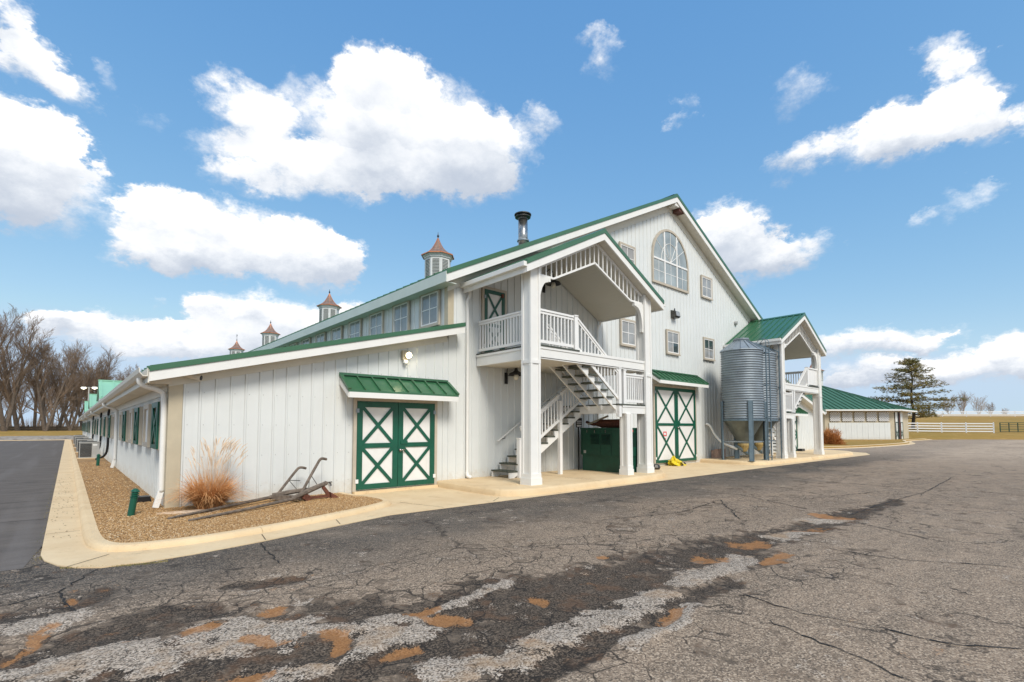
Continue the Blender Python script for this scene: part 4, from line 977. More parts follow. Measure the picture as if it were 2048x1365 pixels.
    for yy in (9.98, 10.68):
        saw = []
        for k in range(10): saw += [(X(xb_-tL*k), LZ-rL*(k+1)-.035), (X(xb_-tL*(k+1)), LZ-rL*(k+1)-.035)]
        b = MB(); b.prism(saw + [(X(xb_-tL*10), zp), (X(xb_-tL*9.4), zp), (X(xb_), LZ-.34)], yy-.02, yy+.02, 'y'); b.build('stringer', 'trim', barn)
    t2 = MB(); t2.box(-.15, .15, -.385, .385, -.02, .02); t2m = mk('tread', t2, 'tread')
    for k in range(10): inst('tread', t2m, barn, (X(xb_ - tL*(k+.5)), 10.33, LZ - rL*(k+1) - .012))
    newel(9.08, 9.93, zp, 1.19); newel(10.66, 9.93, zp, 2.24, .10)
    zl = lambda x: LZ - (xb_ - x) * rL / tL
    railing((9.12, 9.93, zl(9.12)+.08), (10.61, 9.93, zl(10.61)+.08), 12, .10, .83, 'stair_railing'); railing((10.71, 9.93, zl(10.71)+.08), (11.55, 9.93, zl(11.55)+.08), 7, .10, .83, 'stair_railing')
    b = MB(); b.tube([(X(8.94), YW-.13, 1.12), (X(11.84), YW-.13, 2.94)], .022, 8); hr = b.build('wall_handrail', 'trim', barn)
    b = MB()
    for xx in (9.2, 10.1, 11.0, 11.7): zz = 1.12 + (xx-8.94)*.6276; b.tube([(X(xx), YW-.02, zz-.10), (X(xx), YW-.12, zz-.09), (X(xx), YW-.13, zz-.02)], .008, 5)
    b.build('handrail_bracket', 'lid', hr)
    # roof
    ye = YW - .04
    for s in (-1, 1):
        xe = PXc + s * PHW
        b = MB(); b.prism([(X(xe), PZE-.06), (X(PXc + s*.0005), PZR-.06), (X(PXc + s*.0005), PZR), (X(xe), PZE)], PY+.012, ye, 'y'); r_ = b.build('porch_roof', 'roof', barn)
        for k in range(9):
            yy = PY + .12 + k * .285
            if yy < ye: bb = MB(); bm(bb, (xe, yy, PZE+.014), (PXc, yy, PZR+.014), .03, .035); bb.build('roof_rib', 'roof', r_)
        b = MB(); b.prism([(X(xe), PZE-.095+.01), (X(PXc + s*.0005), PZR-.095+.01), (X(PXc + s*.0005), PZR+.03), (X(xe), PZE+.03)], PY-.025, PY+.010, 'y'); b.build('rake_edge', 'roof', r_)
        b = MB(); b.prism([(X(xe), PZE-.27), (X(PXc + s*.0005), PZR-.27), (X(PXc + s*.0005), PZR-.088), (X(xe), PZE-.088)], PY-.008, PY+.03, 'y'); b.build('fascia', 'trim', r_)
        b = MB(); b.prism([(X(xe-s*.02), PZE-.245), (X(PXc + s*.0005), PZR-.255), (X(PXc + s*.0005), PZR-.235), (X(xe-s*.02), PZE-.225)], PY+.031, ye, 'y'); b.build('porch_ceiling', 'ceil', barn)
        b = MB(); b.box(X(xe), X(xe + s*.10), PY+.0, ye+.02, PZE-.14, PZE-.03); b.build('gutter', 'trim', barn)
        b = MB(); b.box(X(xe-s*.001), X(xe - s*.03), PY+.031, ye, PZE-.27, PZE-.062); b.build('fascia', 'trim', barn)
    b = MB(); b.prism([(X(PXc-.13), PZR-.035), (X(PXc), PZR+.05), (X(PXc+.13), PZR-.035), (X(PXc), PZR+.001)], PY-.026, ye, 'y'); b.build('ridge_cap', 'roof', barn)
    # spindle frieze between the posts
    xl, xr = 8.406, 12.80; xc = 10.60; yf = 8.56
    def ztop(x): return PZR - .30 - PS * abs(x - PXc)
    def zlow(x):
        return 5.22 if (x < 8.97 or x > 12.2) else 5.98 - (5.98 - 5.22) * abs(x - xc) / (1.62)
    b = MB()
    xsn = [xl, 8.97, xc, 12.21, xr]
    for xa, xb2 in zip(xsn, xsn[1:]):
        za = 5.98 if xa == xc else 5.22; zb_ = 5.98 if xb2 == xc else 5.22
        bm(b, (xa, yf, za), (xb2, yf, zb_), .05, .05)
    fz = b.build('frieze_chord', 'rail', barn)
    b = MB(); bm(b, (xl, yf, ztop(xl)), (PXc, yf, ztop(PXc)), .05, .06); bm(b, (PXc, yf, ztop(PXc)), (xr, yf, ztop(xr)), .05, .06); b.build('top_chord', 'rail', fz)
    k = 0; xx = xl + .12
    while xx < xr - .06:
        b = MB(); bx(b, xx-.014, xx+.014, yf-.014, yf+.014, zlow(xx), ztop(xx)); b.build('spindle', 'rail', fz); xx += .187
    # curved brackets at the posts
    for px_, s in ((8.406, 1), (12.799, -1)):
        pts = [(px_, 5.19), (px_ + s*.42, 5.19), (px_ + s*.42, 5.10), (px_ + s*.33, 5.09)]
        for i in range(9):
            t = R(90 * i / 8); pts.append((px_ + s*(.04 + .27*(1-math.sin(t))), 5.07 - .62*(1-math.cos(t))))
        pts += [(px_ + s*.05, 4.36), (px_, 4.33)]
        b = MB(); b.prism([(X(q[0]), q[1]) for q in pts], yf-.05, yf+.05, 'y'); b.build('bracket', 'trim', barn)
    spout_tube([(X(13.55), YW-.12, 5.22), (X(13.52), YW-.10, 5.02), (X(13.42), YW-.07, 4.92), (X(13.40), YW-.07, 4.4), (X(13.40), YW-.07, .3)], .04)
porch(False); porch(True)
# ------------------------------------------------------------------ lamps, camera, small fittings on the barn
def disc_lamp(x, z):
    t = thing('gooseneck_lamp', 'black gooseneck barn lamp with round shade on the wall under the balcony', 'lamp', (x, YW-.02, z))
    b = MB(); b.box(x-.09, x-.0, YW-.06, YW-.024, z-.20, z+.12); b.build('wall_plate', 'lid', t)
    b = MB(); b.tube(chaikin3([(x-.045, YW-.06, z+.02), (x-.02, YW-.10, z+.42), (x+.04, YW-.22, z+.52), (x+.09, YW-.30, z+.42), (x+.10, YW-.31, z+.24)], 3), .014, 8); b.build('arm', 'lid', t, smooth=True)
    b = MB(); b.lathe(x+.10, YW-.31, [(.03, z+.26), (.045, z+.20), (.06, z+.16), (.20, z+.09), (.235, z+.03), (.225, z+.03), (.19, z+.075), (.05, z+.13)], 24, cap=False); b.build('shade', 'lid', t, smooth=True)
    b = MB(); b.lathe(x+.10, YW-.31, [(.02, z+.13), (.06, z+.06), (.075, z-.01), (.06, z-.07), (.02, z-.10)], 14); b.build('bulb', 'bulb', t, smooth=True)
    return t
d1 = disc_lamp(9.36, 2.94)
d2 = disc_lamp(10.90, 5.86); d2['label'] = 'black gooseneck lamp high on the wall beneath the porch roof'
for o_ in (d1, d2): o_['group'] = 'gooseneck barn lamps'
# lit flood lamp
t = thing('flood_lamp', 'small lit flood lamp glowing warm on the low wing wall', 'lamp', (6.05, YW, 3.15)); x, z = 6.05, 3.24
b = MB(); b.box(x-.07, x+.06, YW-.09, YW-.024, z-.10, z+.12); b.build('housing', 'beige', t)
b = MB(); b.tube([(x+.05, YW-.09, z+.02), (x+.06, YW-.15, z)], [.075, .085], 14); b.build('lamp_head', 'bulb', t)
b = MB(); b.lathe(x+.062, YW-.165, [(.001, z-.06), (.045, z-.045), (.064, z), (.045, z+.045), (.001, z+.06)], 14); b.build('lens', 'glow', t, smooth=True)
b = MB(); b.box(x-.05, x+.05, YW-.13, YW-.07, z-.19, z-.11); b.build('motion_sensor', 'rail', t)
# wall pack
t = thing('wall_pack_light', 'dark box floodlight on the gable wall above the middle window', 'lamp', (18.37, YW, 5.95)); x, z = 18.35, 5.95
b = MB(); b.prism([(YW-.024, z+.32), (YW-.22, z+.26), (YW-.26, z+.05), (YW-.20, z), (YW-.024, z)], x-.17, x+.17, 'x'); b.build('housing', 'flue', t)
b = MB(); b.prism([(YW-.225, z+.24), (YW-.262, z+.06), (YW-.268, z+.06), (YW-.235, z+.25)], x-.14, x+.14, 'x'); b.build('lens', 'glass', t)
b = MB(); b.tube([(x, YW-.1, z+.3), (x, YW-.1, z+.40)], [.03, .02], 8); b.build('photocell', 'lid', t)
t = thing('wall_vent', 'small grey round vent high on the gable near the silo porch', 'vent', (24.0, YW, 6.5)); b = MB(); b.tube([(24.0, YW-.02, 6.54), (24.0, YW-.12, 6.54)], [.10, .085], 12); b.build('hood', 'acgrey', t)
# security camera
t = thing('security_camera', 'small white bullet security camera under the low wing eave', 'camera', (1.66, YW-.04, 2.42)); x, z = 1.62, 2.44
b = MB(); b.tube([(x, YW-.036, z+.03), (x, YW-.06, z+.03)], .05, 14); b.tube([(x, YW-.06, z+.03), (x+.03, YW-.12, z+.0)], .018, 8); b.build('mount', 'soffit', t)
b = MB(); b.tube([(x-.05, YW-.10, z+.02), (x+.17, YW-.21, z-.035)], [.048, .052], 14); b.build('body', 'soffit', t, smooth=False)
b = MB(); b.tube([(x+.168, YW-.209, z-.035), (x+.182, YW-.217, z-.038)], .045, 14); b.build('lens', 'lid', t)
# faucet at the wing wall
t = thing('wall_faucet', 'small dark faucet on the white wall behind the old plough', 'faucet', (4.28, YW, .24)); b = MB(); b.tube([(4.28, YW-.02, .30), (4.28, YW-.10, .30), (4.28, YW-.12, .25)], .014, 6); b.tube([(4.24, YW-.07, .325), (4.32, YW-.07, .325)], .012, 6); b.build('tap', 'flue', t)
# wall meter pipe under the stairs
t = thing('gas_regulator', 'grey gas regulator with black pipe on the wall under the stairs', 'regulator', (9.95, YW, .4))
b = MB(); b.tube(chaikin3([(10.33, YW-.05, 1.15), (10.33, YW-.08, .62), (10.30, YW-.16, .52), (10.10, YW-.18, .52)]), .03, 8); b.build('pipe', 'lid', t, smooth=True)
b = MB(); b.tube([(9.80, YW-.18, .50), (9.86, YW-.18, .50), (9.93, YW-.18, .52), (10.0, YW-.18, .52), (10.06, YW-.18, .52), (10.12, YW-.18, .52)], [.05, .10, .07, .12, .10, .04], 14); b.build('body', 'flue', t)

# ------------------------------------------------------------------ generator
g = thing('generator', 'dark green standby generator cabinet under the stair landing', 'generator', (12.7, 9.6, PAD))
gx0, gx1, gy0, gy1 = 12.18, 13.28, 8.83, 10.45
b = MB(); b.box(gx0+.06, gx1-.06, gy0+.03, gy1-.02, PAD, .64); b.box(gx0+.03, gx1-.03, gy0+.002, gy1, .64, .655); b.build('fuel_tank', 'gen', g)
b = MB(); b.box(gx0, gx1, gy0, gy1, .656, 1.44); b.box(gx0-.015, gx1+.015, gy0-.015, gy1+.015, 1.441, 1.49); cab = b.build('cabinet', 'gen', g)
for ya, yb in ((9.72, 10.06), (9.30, 9.64)):
    b = MB(); b.box(gx0-.004, gx0-.001, ya, yb, .98, 1.30); lv = b.build('louver_panel', 'gend', g)
    for k in range(8):
        b = MB(); b.beam((gx0-.014, ya+.01, 1.0+k*.04), (gx0-.014, yb-.01, 1.0+k*.04), .022, .008, (.4, 0, .9)); b.build('louver', 'gen', lv)
for ya in (10.40, 9.68, 9.26): b = MB(); b.box(gx0-.005, gx0-.001, ya-.006, ya+.006, .68, 1.43); b.build('door_seam', 'gend', g)
for ya in (10.18, 9.88, 9.46): b = MB(); b.box(gx0-.03, gx0-.006, ya-.012, ya+.012, 1.34, 1.42); b.build('latch', 'steel', g)
b = MB(); b.box(gx0-.006, gx0-.001, 10.24, 10.33, .70, .79); b.build('nameplate', 'acgrey', g)
b = MB(); b.box(gx0+.18, gx1-.25, gy0-.005, gy0-.001, .93, 1.34); gr = b.build('grille', 'dark', g)
b = MB()
for k in range(16):
    b.beam((gx0+.18, gy0-.010, .93+k*.0273), (gx1-.25, gy0-.010, .93+k*.0273), .006, .005)
for k in range(22): b.beam((gx0+.19+k*.03, gy0-.0165, .93), (gx0+.19+k*.03, gy0-.0165, 1.34), .006, .005, (0, 1, 0))
b.build('grille_mesh', 'gen', gr)
b = MB(); b.box(gx0+.35, gx0+.49, gy0-.004, gy0-.001, 1.36, 1.43); b.build('warning_label', 'signr', g)
b = MB(); b.tube([(12.45, 10.2, 1.60), (12.47, 10.05, 1.61), (12.52, 9.90, 1.62), (12.58, 8.95, 1.63)], [.02, .06, .13, .13], 16); b.tube([(12.42, 10.42, 1.68), (12.45, 10.2, 1.60), (12.46, 10.1, 1.60)], [.04, .04, .05], 10); b.tube([(12.6, 9.3, 1.49), (12.6, 9.3, 1.6)], .05, 10); b.build('muffler', 'rust', g, smooth=True)
b = MB(); b.tube([(12.35, 10.3, 1.60), (12.62, 9.7, 1.86)], .03, 8); b.build('tail_pipe', 'beige', g)
b = MB(); b.box(gx1-.5, gx1-.2, 9.2, 9.9, 1.49, 1.55); b.build('roof_plate', 'gen', g)
t = thing('safety_sign', 'black and white notice on a stand behind the generator', 'sign', (12.02, 10.52, PAD))
b = MB(); b.box(12.02, 12.30, 10.50, 10.515, 1.50, 1.80); b.build('panel', 'dark', t)
b = MB()
for zz in (1.70, 1.64, 1.57, 1.54): b.box(12.05, 12.27, 10.494, 10.499, zz-.012, zz+.012)
b.build('lettering_lines', 'signw', t)
b = MB(); b.box(12.14, 12.18, 10.516, 10.54, PAD, 1.78); b.build('stake', 'dark', t)

# ------------------------------------------------------------------ yellow tarp against the tall door
bm_ = bpy.data.meshes.new('tarp'); b = MB(); n, k = 40, 18
for i in range(k + 1):
    for j in range(n):
        a_ = 2 * math.pi * j / n; v = i / k
        rx = .38 * (1 - v ** 1.7) + .03; ry = .20 * (1 - v ** 1.5) + .02
        fold = 1 + .20 * math.sin(a_ * 5 + v * 7) + .12 * math.sin(a_ * 11 - v * 9) + .10 * random.uniform(-1, 1)
        hx = 17.98 - .30 * v + rx * math.cos(a_) * fold; zz = .02 + v * (.36 if math.cos(a_) < .3 else .18) + .035 * math.sin(a_ * 7 + v * 12)
        if math.cos(a_) > .25: zz *= .55 + .35 * abs(math.sin(a_ * 3))
        b.v.append((hx, 10.48 + ry * math.sin(a_) * fold, max(.014, zz)))
for i in range(k):
    for j in range(n): b.f.append((i*n+j, i*n+(j+1) % n, (i+1)*n+(j+1) % n, (i+1)*n+j))
b.f.append(tuple(range(k*n, (k+1)*n)))
t = thing('yellow_tarp', 'crumpled bright yellow tarp bundle lying against the tall barn door', 'tarp', (17.9, 10.5, .01)); b.build('tarp', 'yellow', t)
b = MB(); b.tube([(17.85, 10.26, .14), (17.93, 10.24, .08), (18.02, 10.26, .04)], .022, 6); b.tube([(18.22, 10.33, .12), (18.30, 10.31, .06)], .025, 6); b.build('strap', 'lid', t)
# stone block beside the silos and stone at the porch corner
t = thing('concrete_block', 'pinkish concrete block standing by the wall left of the silos', 'block', (21.4, 10.45, PAD2)); b = MB(); b.box(21.15, 21.85, 10.38, 10.55, PAD2, .56); b.box(21.17, 21.5, 10.56, 10.70, PAD2, .50); b.build('block', 'cardboard', t)
b = MB()
b.lathe(14.2, 9.05, [(.02, PAD), (.13, PAD+.01), (.16, PAD+.07), (.12, PAD+.15), (.03, PAD+.18)], 9); tag(b.build('stone', 'flue', None, (14.2, 9.05, PAD)), 'dark round stone at the pad corner by the tall door', 'stone')
t = thing('rat_trap_box', 'small black bait box on the ground by the right wing wall', 'box', (31.2, 10.5, PAD2)); b = MB(); b.prism([(31.0, PAD2), (31.5, PAD2), (31.45, PAD2+.14), (31.05, PAD2+.14)], 10.35, 10.6, 'y'); b.build('box', 'lid', t)
t = thing('rat_trap_box', 'small black bait box on the gravel beside the near bollard light', 'box', (1.12, 12.1, .07)); b = MB(); b.prism([(.98, .07), (1.27, .07), (1.25, .17), (1.0, .17)], 11.95, 12.2, 'y'); b.build('box', 'lid', t)

# ------------------------------------------------------------------ feed silos
def silo(cx, cy, zt, label, grp):
    t = thing('feed_silo', label, 'silo', (cx, cy, PAD2), grp); r = .80; zb = 1.80
    prof = []; n = 29
    for i in range(n * 6 + 1):
        u = i / (n * 6); prof.append((r + .024 * math.cos(2 * math.pi * i / 6), zb + (zt - zb) * u))
    b = MB(); b.lathe(cx, cy, prof, 48); b.build('bin_wall', 'galv', t, smooth=True)
    cone = [(r+.05, zt-.02), (r+.04, zt+.01), (.30, zt+.40), (.30, zt+.42)]
    b = MB(); b.lathe(cx, cy, cone, 16); rf = b.build('cone_roof', 'galv', t)
    b = MB(); b.lathe(cx, cy, [(.28, zt+.41), (.28, zt+.47), (.31, zt+.47), (.31, zt+.53), (.2, zt+.55)], 20); b.build('lid', 'galv', rf)
    for j in range(16):
        a_ = 2*math.pi*(j)/16; b = MB(); b.beam((cx+.30*math.cos(a_), cy+.30*math.sin(a_), zt+.43), (cx+(r+.04)*math.cos(a_), cy+(r+.04)*math.sin(a_), zt+.025), .02, .03); b.build('roof_seam', 'galv', rf)
    b = MB(); b.lathe(cx, cy, [(r, zb+.02), (r-.02, zb), (.22, .86), (.22, .80)], 24); b.build('hopper', 'hopper', t, smooth=False)
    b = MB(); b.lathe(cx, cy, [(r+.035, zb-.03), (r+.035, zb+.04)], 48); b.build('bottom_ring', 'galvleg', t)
    b = MB(); b.lathe(cx, cy, [(.23, .84), (.24, .76), (.12, .52), (.10, .50)], 14); b.build('auger_boot', 'yellowboot', t)
    b = MB(); b.tube([(cx+.22, cy-.05, .40), (cx-.45, cy+.10, .74)], .06, 10); b.build('auger_tube', 'galvleg', t)
    for k in range(4):
        a_ = R(45 + 90*k - 2); px_, py_ = cx + (r+.05)*math.cos(a_), cy + (r+.05)*math.sin(a_); d = Vector((math.cos(a_), math.sin(a_), 0))
        ztop = zb + .80
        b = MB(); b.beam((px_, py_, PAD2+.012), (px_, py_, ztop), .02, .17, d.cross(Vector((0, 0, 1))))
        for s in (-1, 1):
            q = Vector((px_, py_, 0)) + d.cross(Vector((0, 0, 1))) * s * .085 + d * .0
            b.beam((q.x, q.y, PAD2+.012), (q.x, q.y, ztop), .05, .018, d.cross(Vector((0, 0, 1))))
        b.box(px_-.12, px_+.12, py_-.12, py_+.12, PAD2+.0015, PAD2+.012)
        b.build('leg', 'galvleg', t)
    b = MB()
    for k in range(4):
        a0, a1 = R(45+90*k-2), R(135+90*k-2); b.beam((cx+(r+.03)*math.cos(a0), cy+(r+.03)*math.sin(a0), .92), (cx+(r+.03)*math.cos(a1), cy+(r+.03)*math.sin(a1), .92), .03, .05)
    b.build('cross_tie', 'galv', t)
    # ladder on the camera side, right of the bin
    lx, ly = cx + .47, cy - .86; zl = zt + .08
    for s in (-1, 1):
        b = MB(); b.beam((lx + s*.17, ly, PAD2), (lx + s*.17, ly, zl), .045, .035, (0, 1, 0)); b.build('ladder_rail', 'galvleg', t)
    z = PAD2 + .15; rm = MB(); rm.tube([(-.15, 0, 0), (.15, 0, 0)], .013, 6); rmesh = mk('rung', rm, 'galv')
    while z < zl: inst('rung', rmesh, t, (lx, ly, z)); z += .29
    b = MB()
    for zz in (zb+.1, (zb+zt)/2, zt-.1): b.beam((lx, ly+.01, zz), (cx+.10, cy-.72, zz), .03, .03); b.beam((lx-.16, ly, zz), (lx+.16, ly, zz), .03, .04)
    b.beam((lx+.17, ly, zl), (cx+.1, cy-.15, zt+.46), .03, .05); b.beam((lx-.17, ly, zl), (cx-.05, cy-.2, zt+.46), .03, .05)
    b.build('ladder_brace', 'galvleg', t)
    b = MB()
    for s in (-1, 1): b.tube(chaikin3([(lx+s*.17, ly, zl-.1), (lx+s*.17, ly-.02, zl+.35), (lx+s*.17, ly+.20, zl+.45), (lx+s*.15, ly+.40, zl+.20)]), .013, 6)
    b.build('ladder_hoop', 'galvleg', t, smooth=True)
silo(21.12, 9.26, 4.70, 'nearer grey corrugated steel feed silo with hopper and yellow boot', 'feed silos')
silo(22.86, 9.40, 4.72, 'farther corrugated steel feed silo, half hidden behind the nearer one', 'feed silos')
# auger hose
b = MB(); b.tube(chaikin3([(20.85, YW-.05, 1.66), (20.9, YW-.22, 1.60), (21.0, YW-.35, 1.2), (20.95, 10.1, .85), (20.75, 9.50, .66), (20.72, 9.36, .62)], 3), .055, 10)
tag(b.build('feed_hose', 'trim', None, (20.8, 10.4, PAD2), smooth=True), 'white flexible feed hose running from the barn wall to the near silo', 'hose')

# ------------------------------------------------------------------ plough
t = thing('antique_plough', 'weathered wooden horse plough with two curved handles on the gravel', 'plough', (3.3, 10.1, .07))
def wood(name, pts, r, m='wood', n=7):
    b = MB(); b.tube(pts, r, n); return b.build(name, m, t)
wood('draft_pole', [(1.22, 9.42, .09), (2.1, 9.93, .12), (3.05, 10.42, .16)], [.018, .025, .032]); wood('draft_pole', [(1.43, 9.02, .09), (2.4, 9.45, .12), (3.35, 9.93, .16)], [.018, .025, .032])
wood('beam', [(3.02, 10.40, .18), (3.35, 10.28, .24), (3.62, 10.2, .27)], [.05, .045, .04]); wood('beam', [(3.20, 9.86, .16), (3.55, 10.02, .26), (3.98, 10.2, .37), (4.02, 10.21, .37)], [.04, .052, .045, .025])
b = MB(); b.beam((3.0, 10.43, .15), (3.42, 9.98, .15), .08, .08); b.build('cross_beam', 'wood', t)
wood('handle', chaikin3([(3.12, 10.42, .20), (3.30, 10.45, .42), (3.47, 10.47, .63), (3.53, 10.48, .69), (3.60, 10.49, .69), (3.68, 10.50, .665)]), .026)
wood('handle', chaikin3([(3.42, 10.0, .22), (3.62, 10.13, .50), (3.82, 10.24, .78), (3.88, 10.27, .86), (3.95, 10.30, .865), (4.03, 10.33, .845)]), .028)
for p, q in (((3.34, 10.46, .45), (3.46, 10.28, .25)), ((3.34, 10.46, .45), (3.52, 10.35, .44)), ((3.66, 10.15, .55), (3.80, 10.12, .32)), ((3.62, 10.12, .48), (3.58, 10.05, .26))): wood('iron_rod', [p, q], .008, 'flue', 5)
b = MB(); b.prism([(3.92, .33), (4.02, .20), (4.10, .08), (4.00, .07), (3.96, .16), (3.88, .28)], 10.12, 10.17, 'y'); b.prism([(4.02, .20), (4.14, .12), (4.20, .08), (4.05, .07)], 10.05, 10.12, 'y'); b.build('share', 'rust', t)
b = MB(); b.beam((3.5, 10.06, .12), (4.0, 10.14, .12), .04, .05); b.beam((3.46, 9.98, .19), (3.62, 10.06, .08), .05, .12); b.build('landside', 'rust', t)

# ------------------------------------------------------------------ ornamental grass
def blades(n, cx, cy, r0, hmin, hmax, lean, wd, arch, seed, zb=.07):
    rs_ = random.Random(seed); b = MB()
    for _ in range(n):
        a_ = rs_.uniform(0, 6.283); rr = r0 * math.sqrt(rs_.random()); x0, y0 = cx + rr*math.cos(a_), cy + rr*math.sin(a_)
        a2 = a_ + rs_.gauss(0, .6); h = rs_.uniform(hmin, hmax); ln = lean * (.25 + rr / r0) * rs_.uniform(.5, 1.3); dp = arch * rs_.random() ** 1.5
        dxx, dyy = math.cos(a2), math.sin(a2); sx, sy = -dyy, dxx; w_ = wd * rs_.uniform(.7, 1.3); pr = None; K = 5
        sx2, sy2 = math.cos(rs_.uniform(0, 6.28)), math.sin(rs_.uniform(0, 6.28))
        for k in range(K + 1):
            u = k / K; d_ = ln * u ** 1.6 + dp * .6 * max(0, u-.4); z = zb + h * (u - dp * .9 * max(0, u - .45) ** 1.5 * 1.6)
            ww = w_ * (1 - u * .85); jx = rs_.gauss(0, .006); cur = ((x0+dxx*d_-sx2*ww+jx, y0+dyy*d_-sy2*ww, max(zb, z)), (x0+dxx*d_+sx2*ww+jx, y0+dyy*d_+sy2*ww, max(zb, z)))
            if pr: b.quad(pr[0], pr[1], cur[1], cur[0])
            pr = cur
    return b
t = thing('ornamental_grass', 'tall clump of dry orange ornamental grass at the barn corner', 'grass clump', (1.93, 10.27, .07))
blades(1500, 1.93, 10.24, .19, .35, .74, .23, .0075, 1.3, 1).build('dry_leaves', 'straw', t)
blades(700, 1.93, 10.24, .19, .22, .5, .26, .0075, .9, 5).build('inner_leaves', 'straw_dark', t)
blades(170, 1.99, 10.27, .16, .75, 1.2, .20, .003, .12, 2).build('stems', 'plume', t)
b = MB(); rs_ = random.Random(4)
for _ in range(70):
    a_ = rs_.uniform(0, 6.28); rr = rs_.uniform(.05, .42); x0, y0 = 2.04 + rr*math.cos(a_)*1.0, 10.27 + rr*math.sin(a_)*.7; zt = rs_.uniform(.95, 1.38) - .28*rr
    dxx = math.cos(a_)*.10 + .03; L = rs_.uniform(.12, .22)
    b.tube([(x0, y0, zt-L), (x0+dxx*.4, y0+math.sin(a_)*.03, zt-L*.4), (x0+dxx, y0+math.sin(a_)*.06, zt)], [.004, .011, .003], 4)
b.build('plumes', 'plume', t)
b = MB()
for _ in range(60):
    a_ = rs_.uniform(2.6, 4.6); L = rs_.uniform(.25, .6); x0, y0 = 1.75 + rs_.uniform(-.1, .3), 10.05 + rs_.uniform(-.2, .1)
    b.tube([(x0, y0, .085), (x0 + L*math.cos(a_), y0 + L*math.sin(a_)*.6, .078)], .003, 3)
b.build('fallen_stalks', 'plume', t)
# dead leaves blown onto the gravel, kerb and road edge
b = MB()
for _ in range(500):
    x, y, z = (rs_.uniform(.42, 1.3), rs_.uniform(9.2, 26), .078) if rs_.random() < .5 else ((rs_.uniform(.5, 4.3), rs_.uniform(8.2, 10.6), .078) if rs_.random() < .45 else (rs_.uniform(-.15, .15), rs_.uniform(9, 20), .018))
    a_ = rs_.uniform(0, 6.28); s_ = rs_.uniform(.006, .016); c_, n_ = math.cos(a_)*s_, math.sin(a_)*s_
    b.quad((x-c_, y-n_, z), (x+n_*.5, y-c_*.5, z+.006), (x+c_, y+n_, z+.002), (x-n_*.5, y+c_*.5, z+.008))
stuff(tag(b.build('leaf_litter', 'darkwood', None), 'scattered brown leaf bits on the gravel and gutter', 'leaf litter'))

# ------------------------------------------------------------------ bollard lights, condensers
def bollard(x, y, label, lean):
    t = thing('bollard_light', label, 'bollard light', (x, y, .066), 'bollard lights along the bed')
    b = MB(); b.lathe(x, y, [(.05, .066), (.05, .36)], 16); b.build('post', 'bollard', t, smooth=False)
    b = MB()
    for k in range(3): b.lathe(x, y, [(.045, .365+k*.03), (.062, .365+k*.03), (.062, .373+k*.03), (.045, .385+k*.03)], 16)
    b.lathe(x, y, [(.04, .36), (.04, .455)], 12); b.build('louver_ring', 'bollard', t)
    b = MB(); b.lathe(x, y, [(.064, .455), (.062, .468), (.033, .50), (.005, .512)], 16); b.build('cap', 'bollard', t)
    t.rotation_euler = (0, R(lean), 0)
bollard(.82, 10.25, 'dark green louvred bollard light leaning in the gravel near the kerb corner', 7.)
bollard(.90, 24.4, 'dark green bollard light in front of the condenser units', 2.)
labs = ['nearest grey air-conditioning condenser on the gravel strip', 'second air-conditioning condenser along the side wall', 'third air-conditioning condenser along the side wall', 'farthest air-conditioning condenser along the side wall']
for (y0, lb) in zip((30.4, 38.0, 47.0, 56.5), labs):
    t = thing('air_conditioner', lb, 'air conditioner', (.80, y0+.35, .066), 'condenser units by the side wall')
    b = MB(); b.box(.44, 1.16, y0, y0+.72, .09, .80); b.box(.42, 1.18, y0-.02, y0+.74, .80, .835); b.build('cabinet', 'acgrey', t)
    b = MB(); b.box(.47, .88, y0-.012, y0-.001, .14, .76); b.box(.425, .439, y0+.04, y0+.68, .14, .76); cg = b.build('coil_grille', 'lid', t)
    b = MB()
    for k in range(12): b.box(.47, .88, y0-.018, y0-.013, .15+k*.052, .157+k*.052)
    b.build('grille_bar', 'acgrey', cg)
    b = MB(); b.box(.92, 1.08, y0-.006, y0-.001, .66, .72); b.build('nameplate', 'signw', t)
    b = MB(); b.box(.38, 1.22, y0-.06, y0+.78, .066, .09); b.build('base_pad', 'concrete', t)
    b = MB(); b.lathe(.8, y0+.36, [(.28, .836), (.28, .86), (.05, .875)], 20); b.build('fan_guard', 'lid', t)

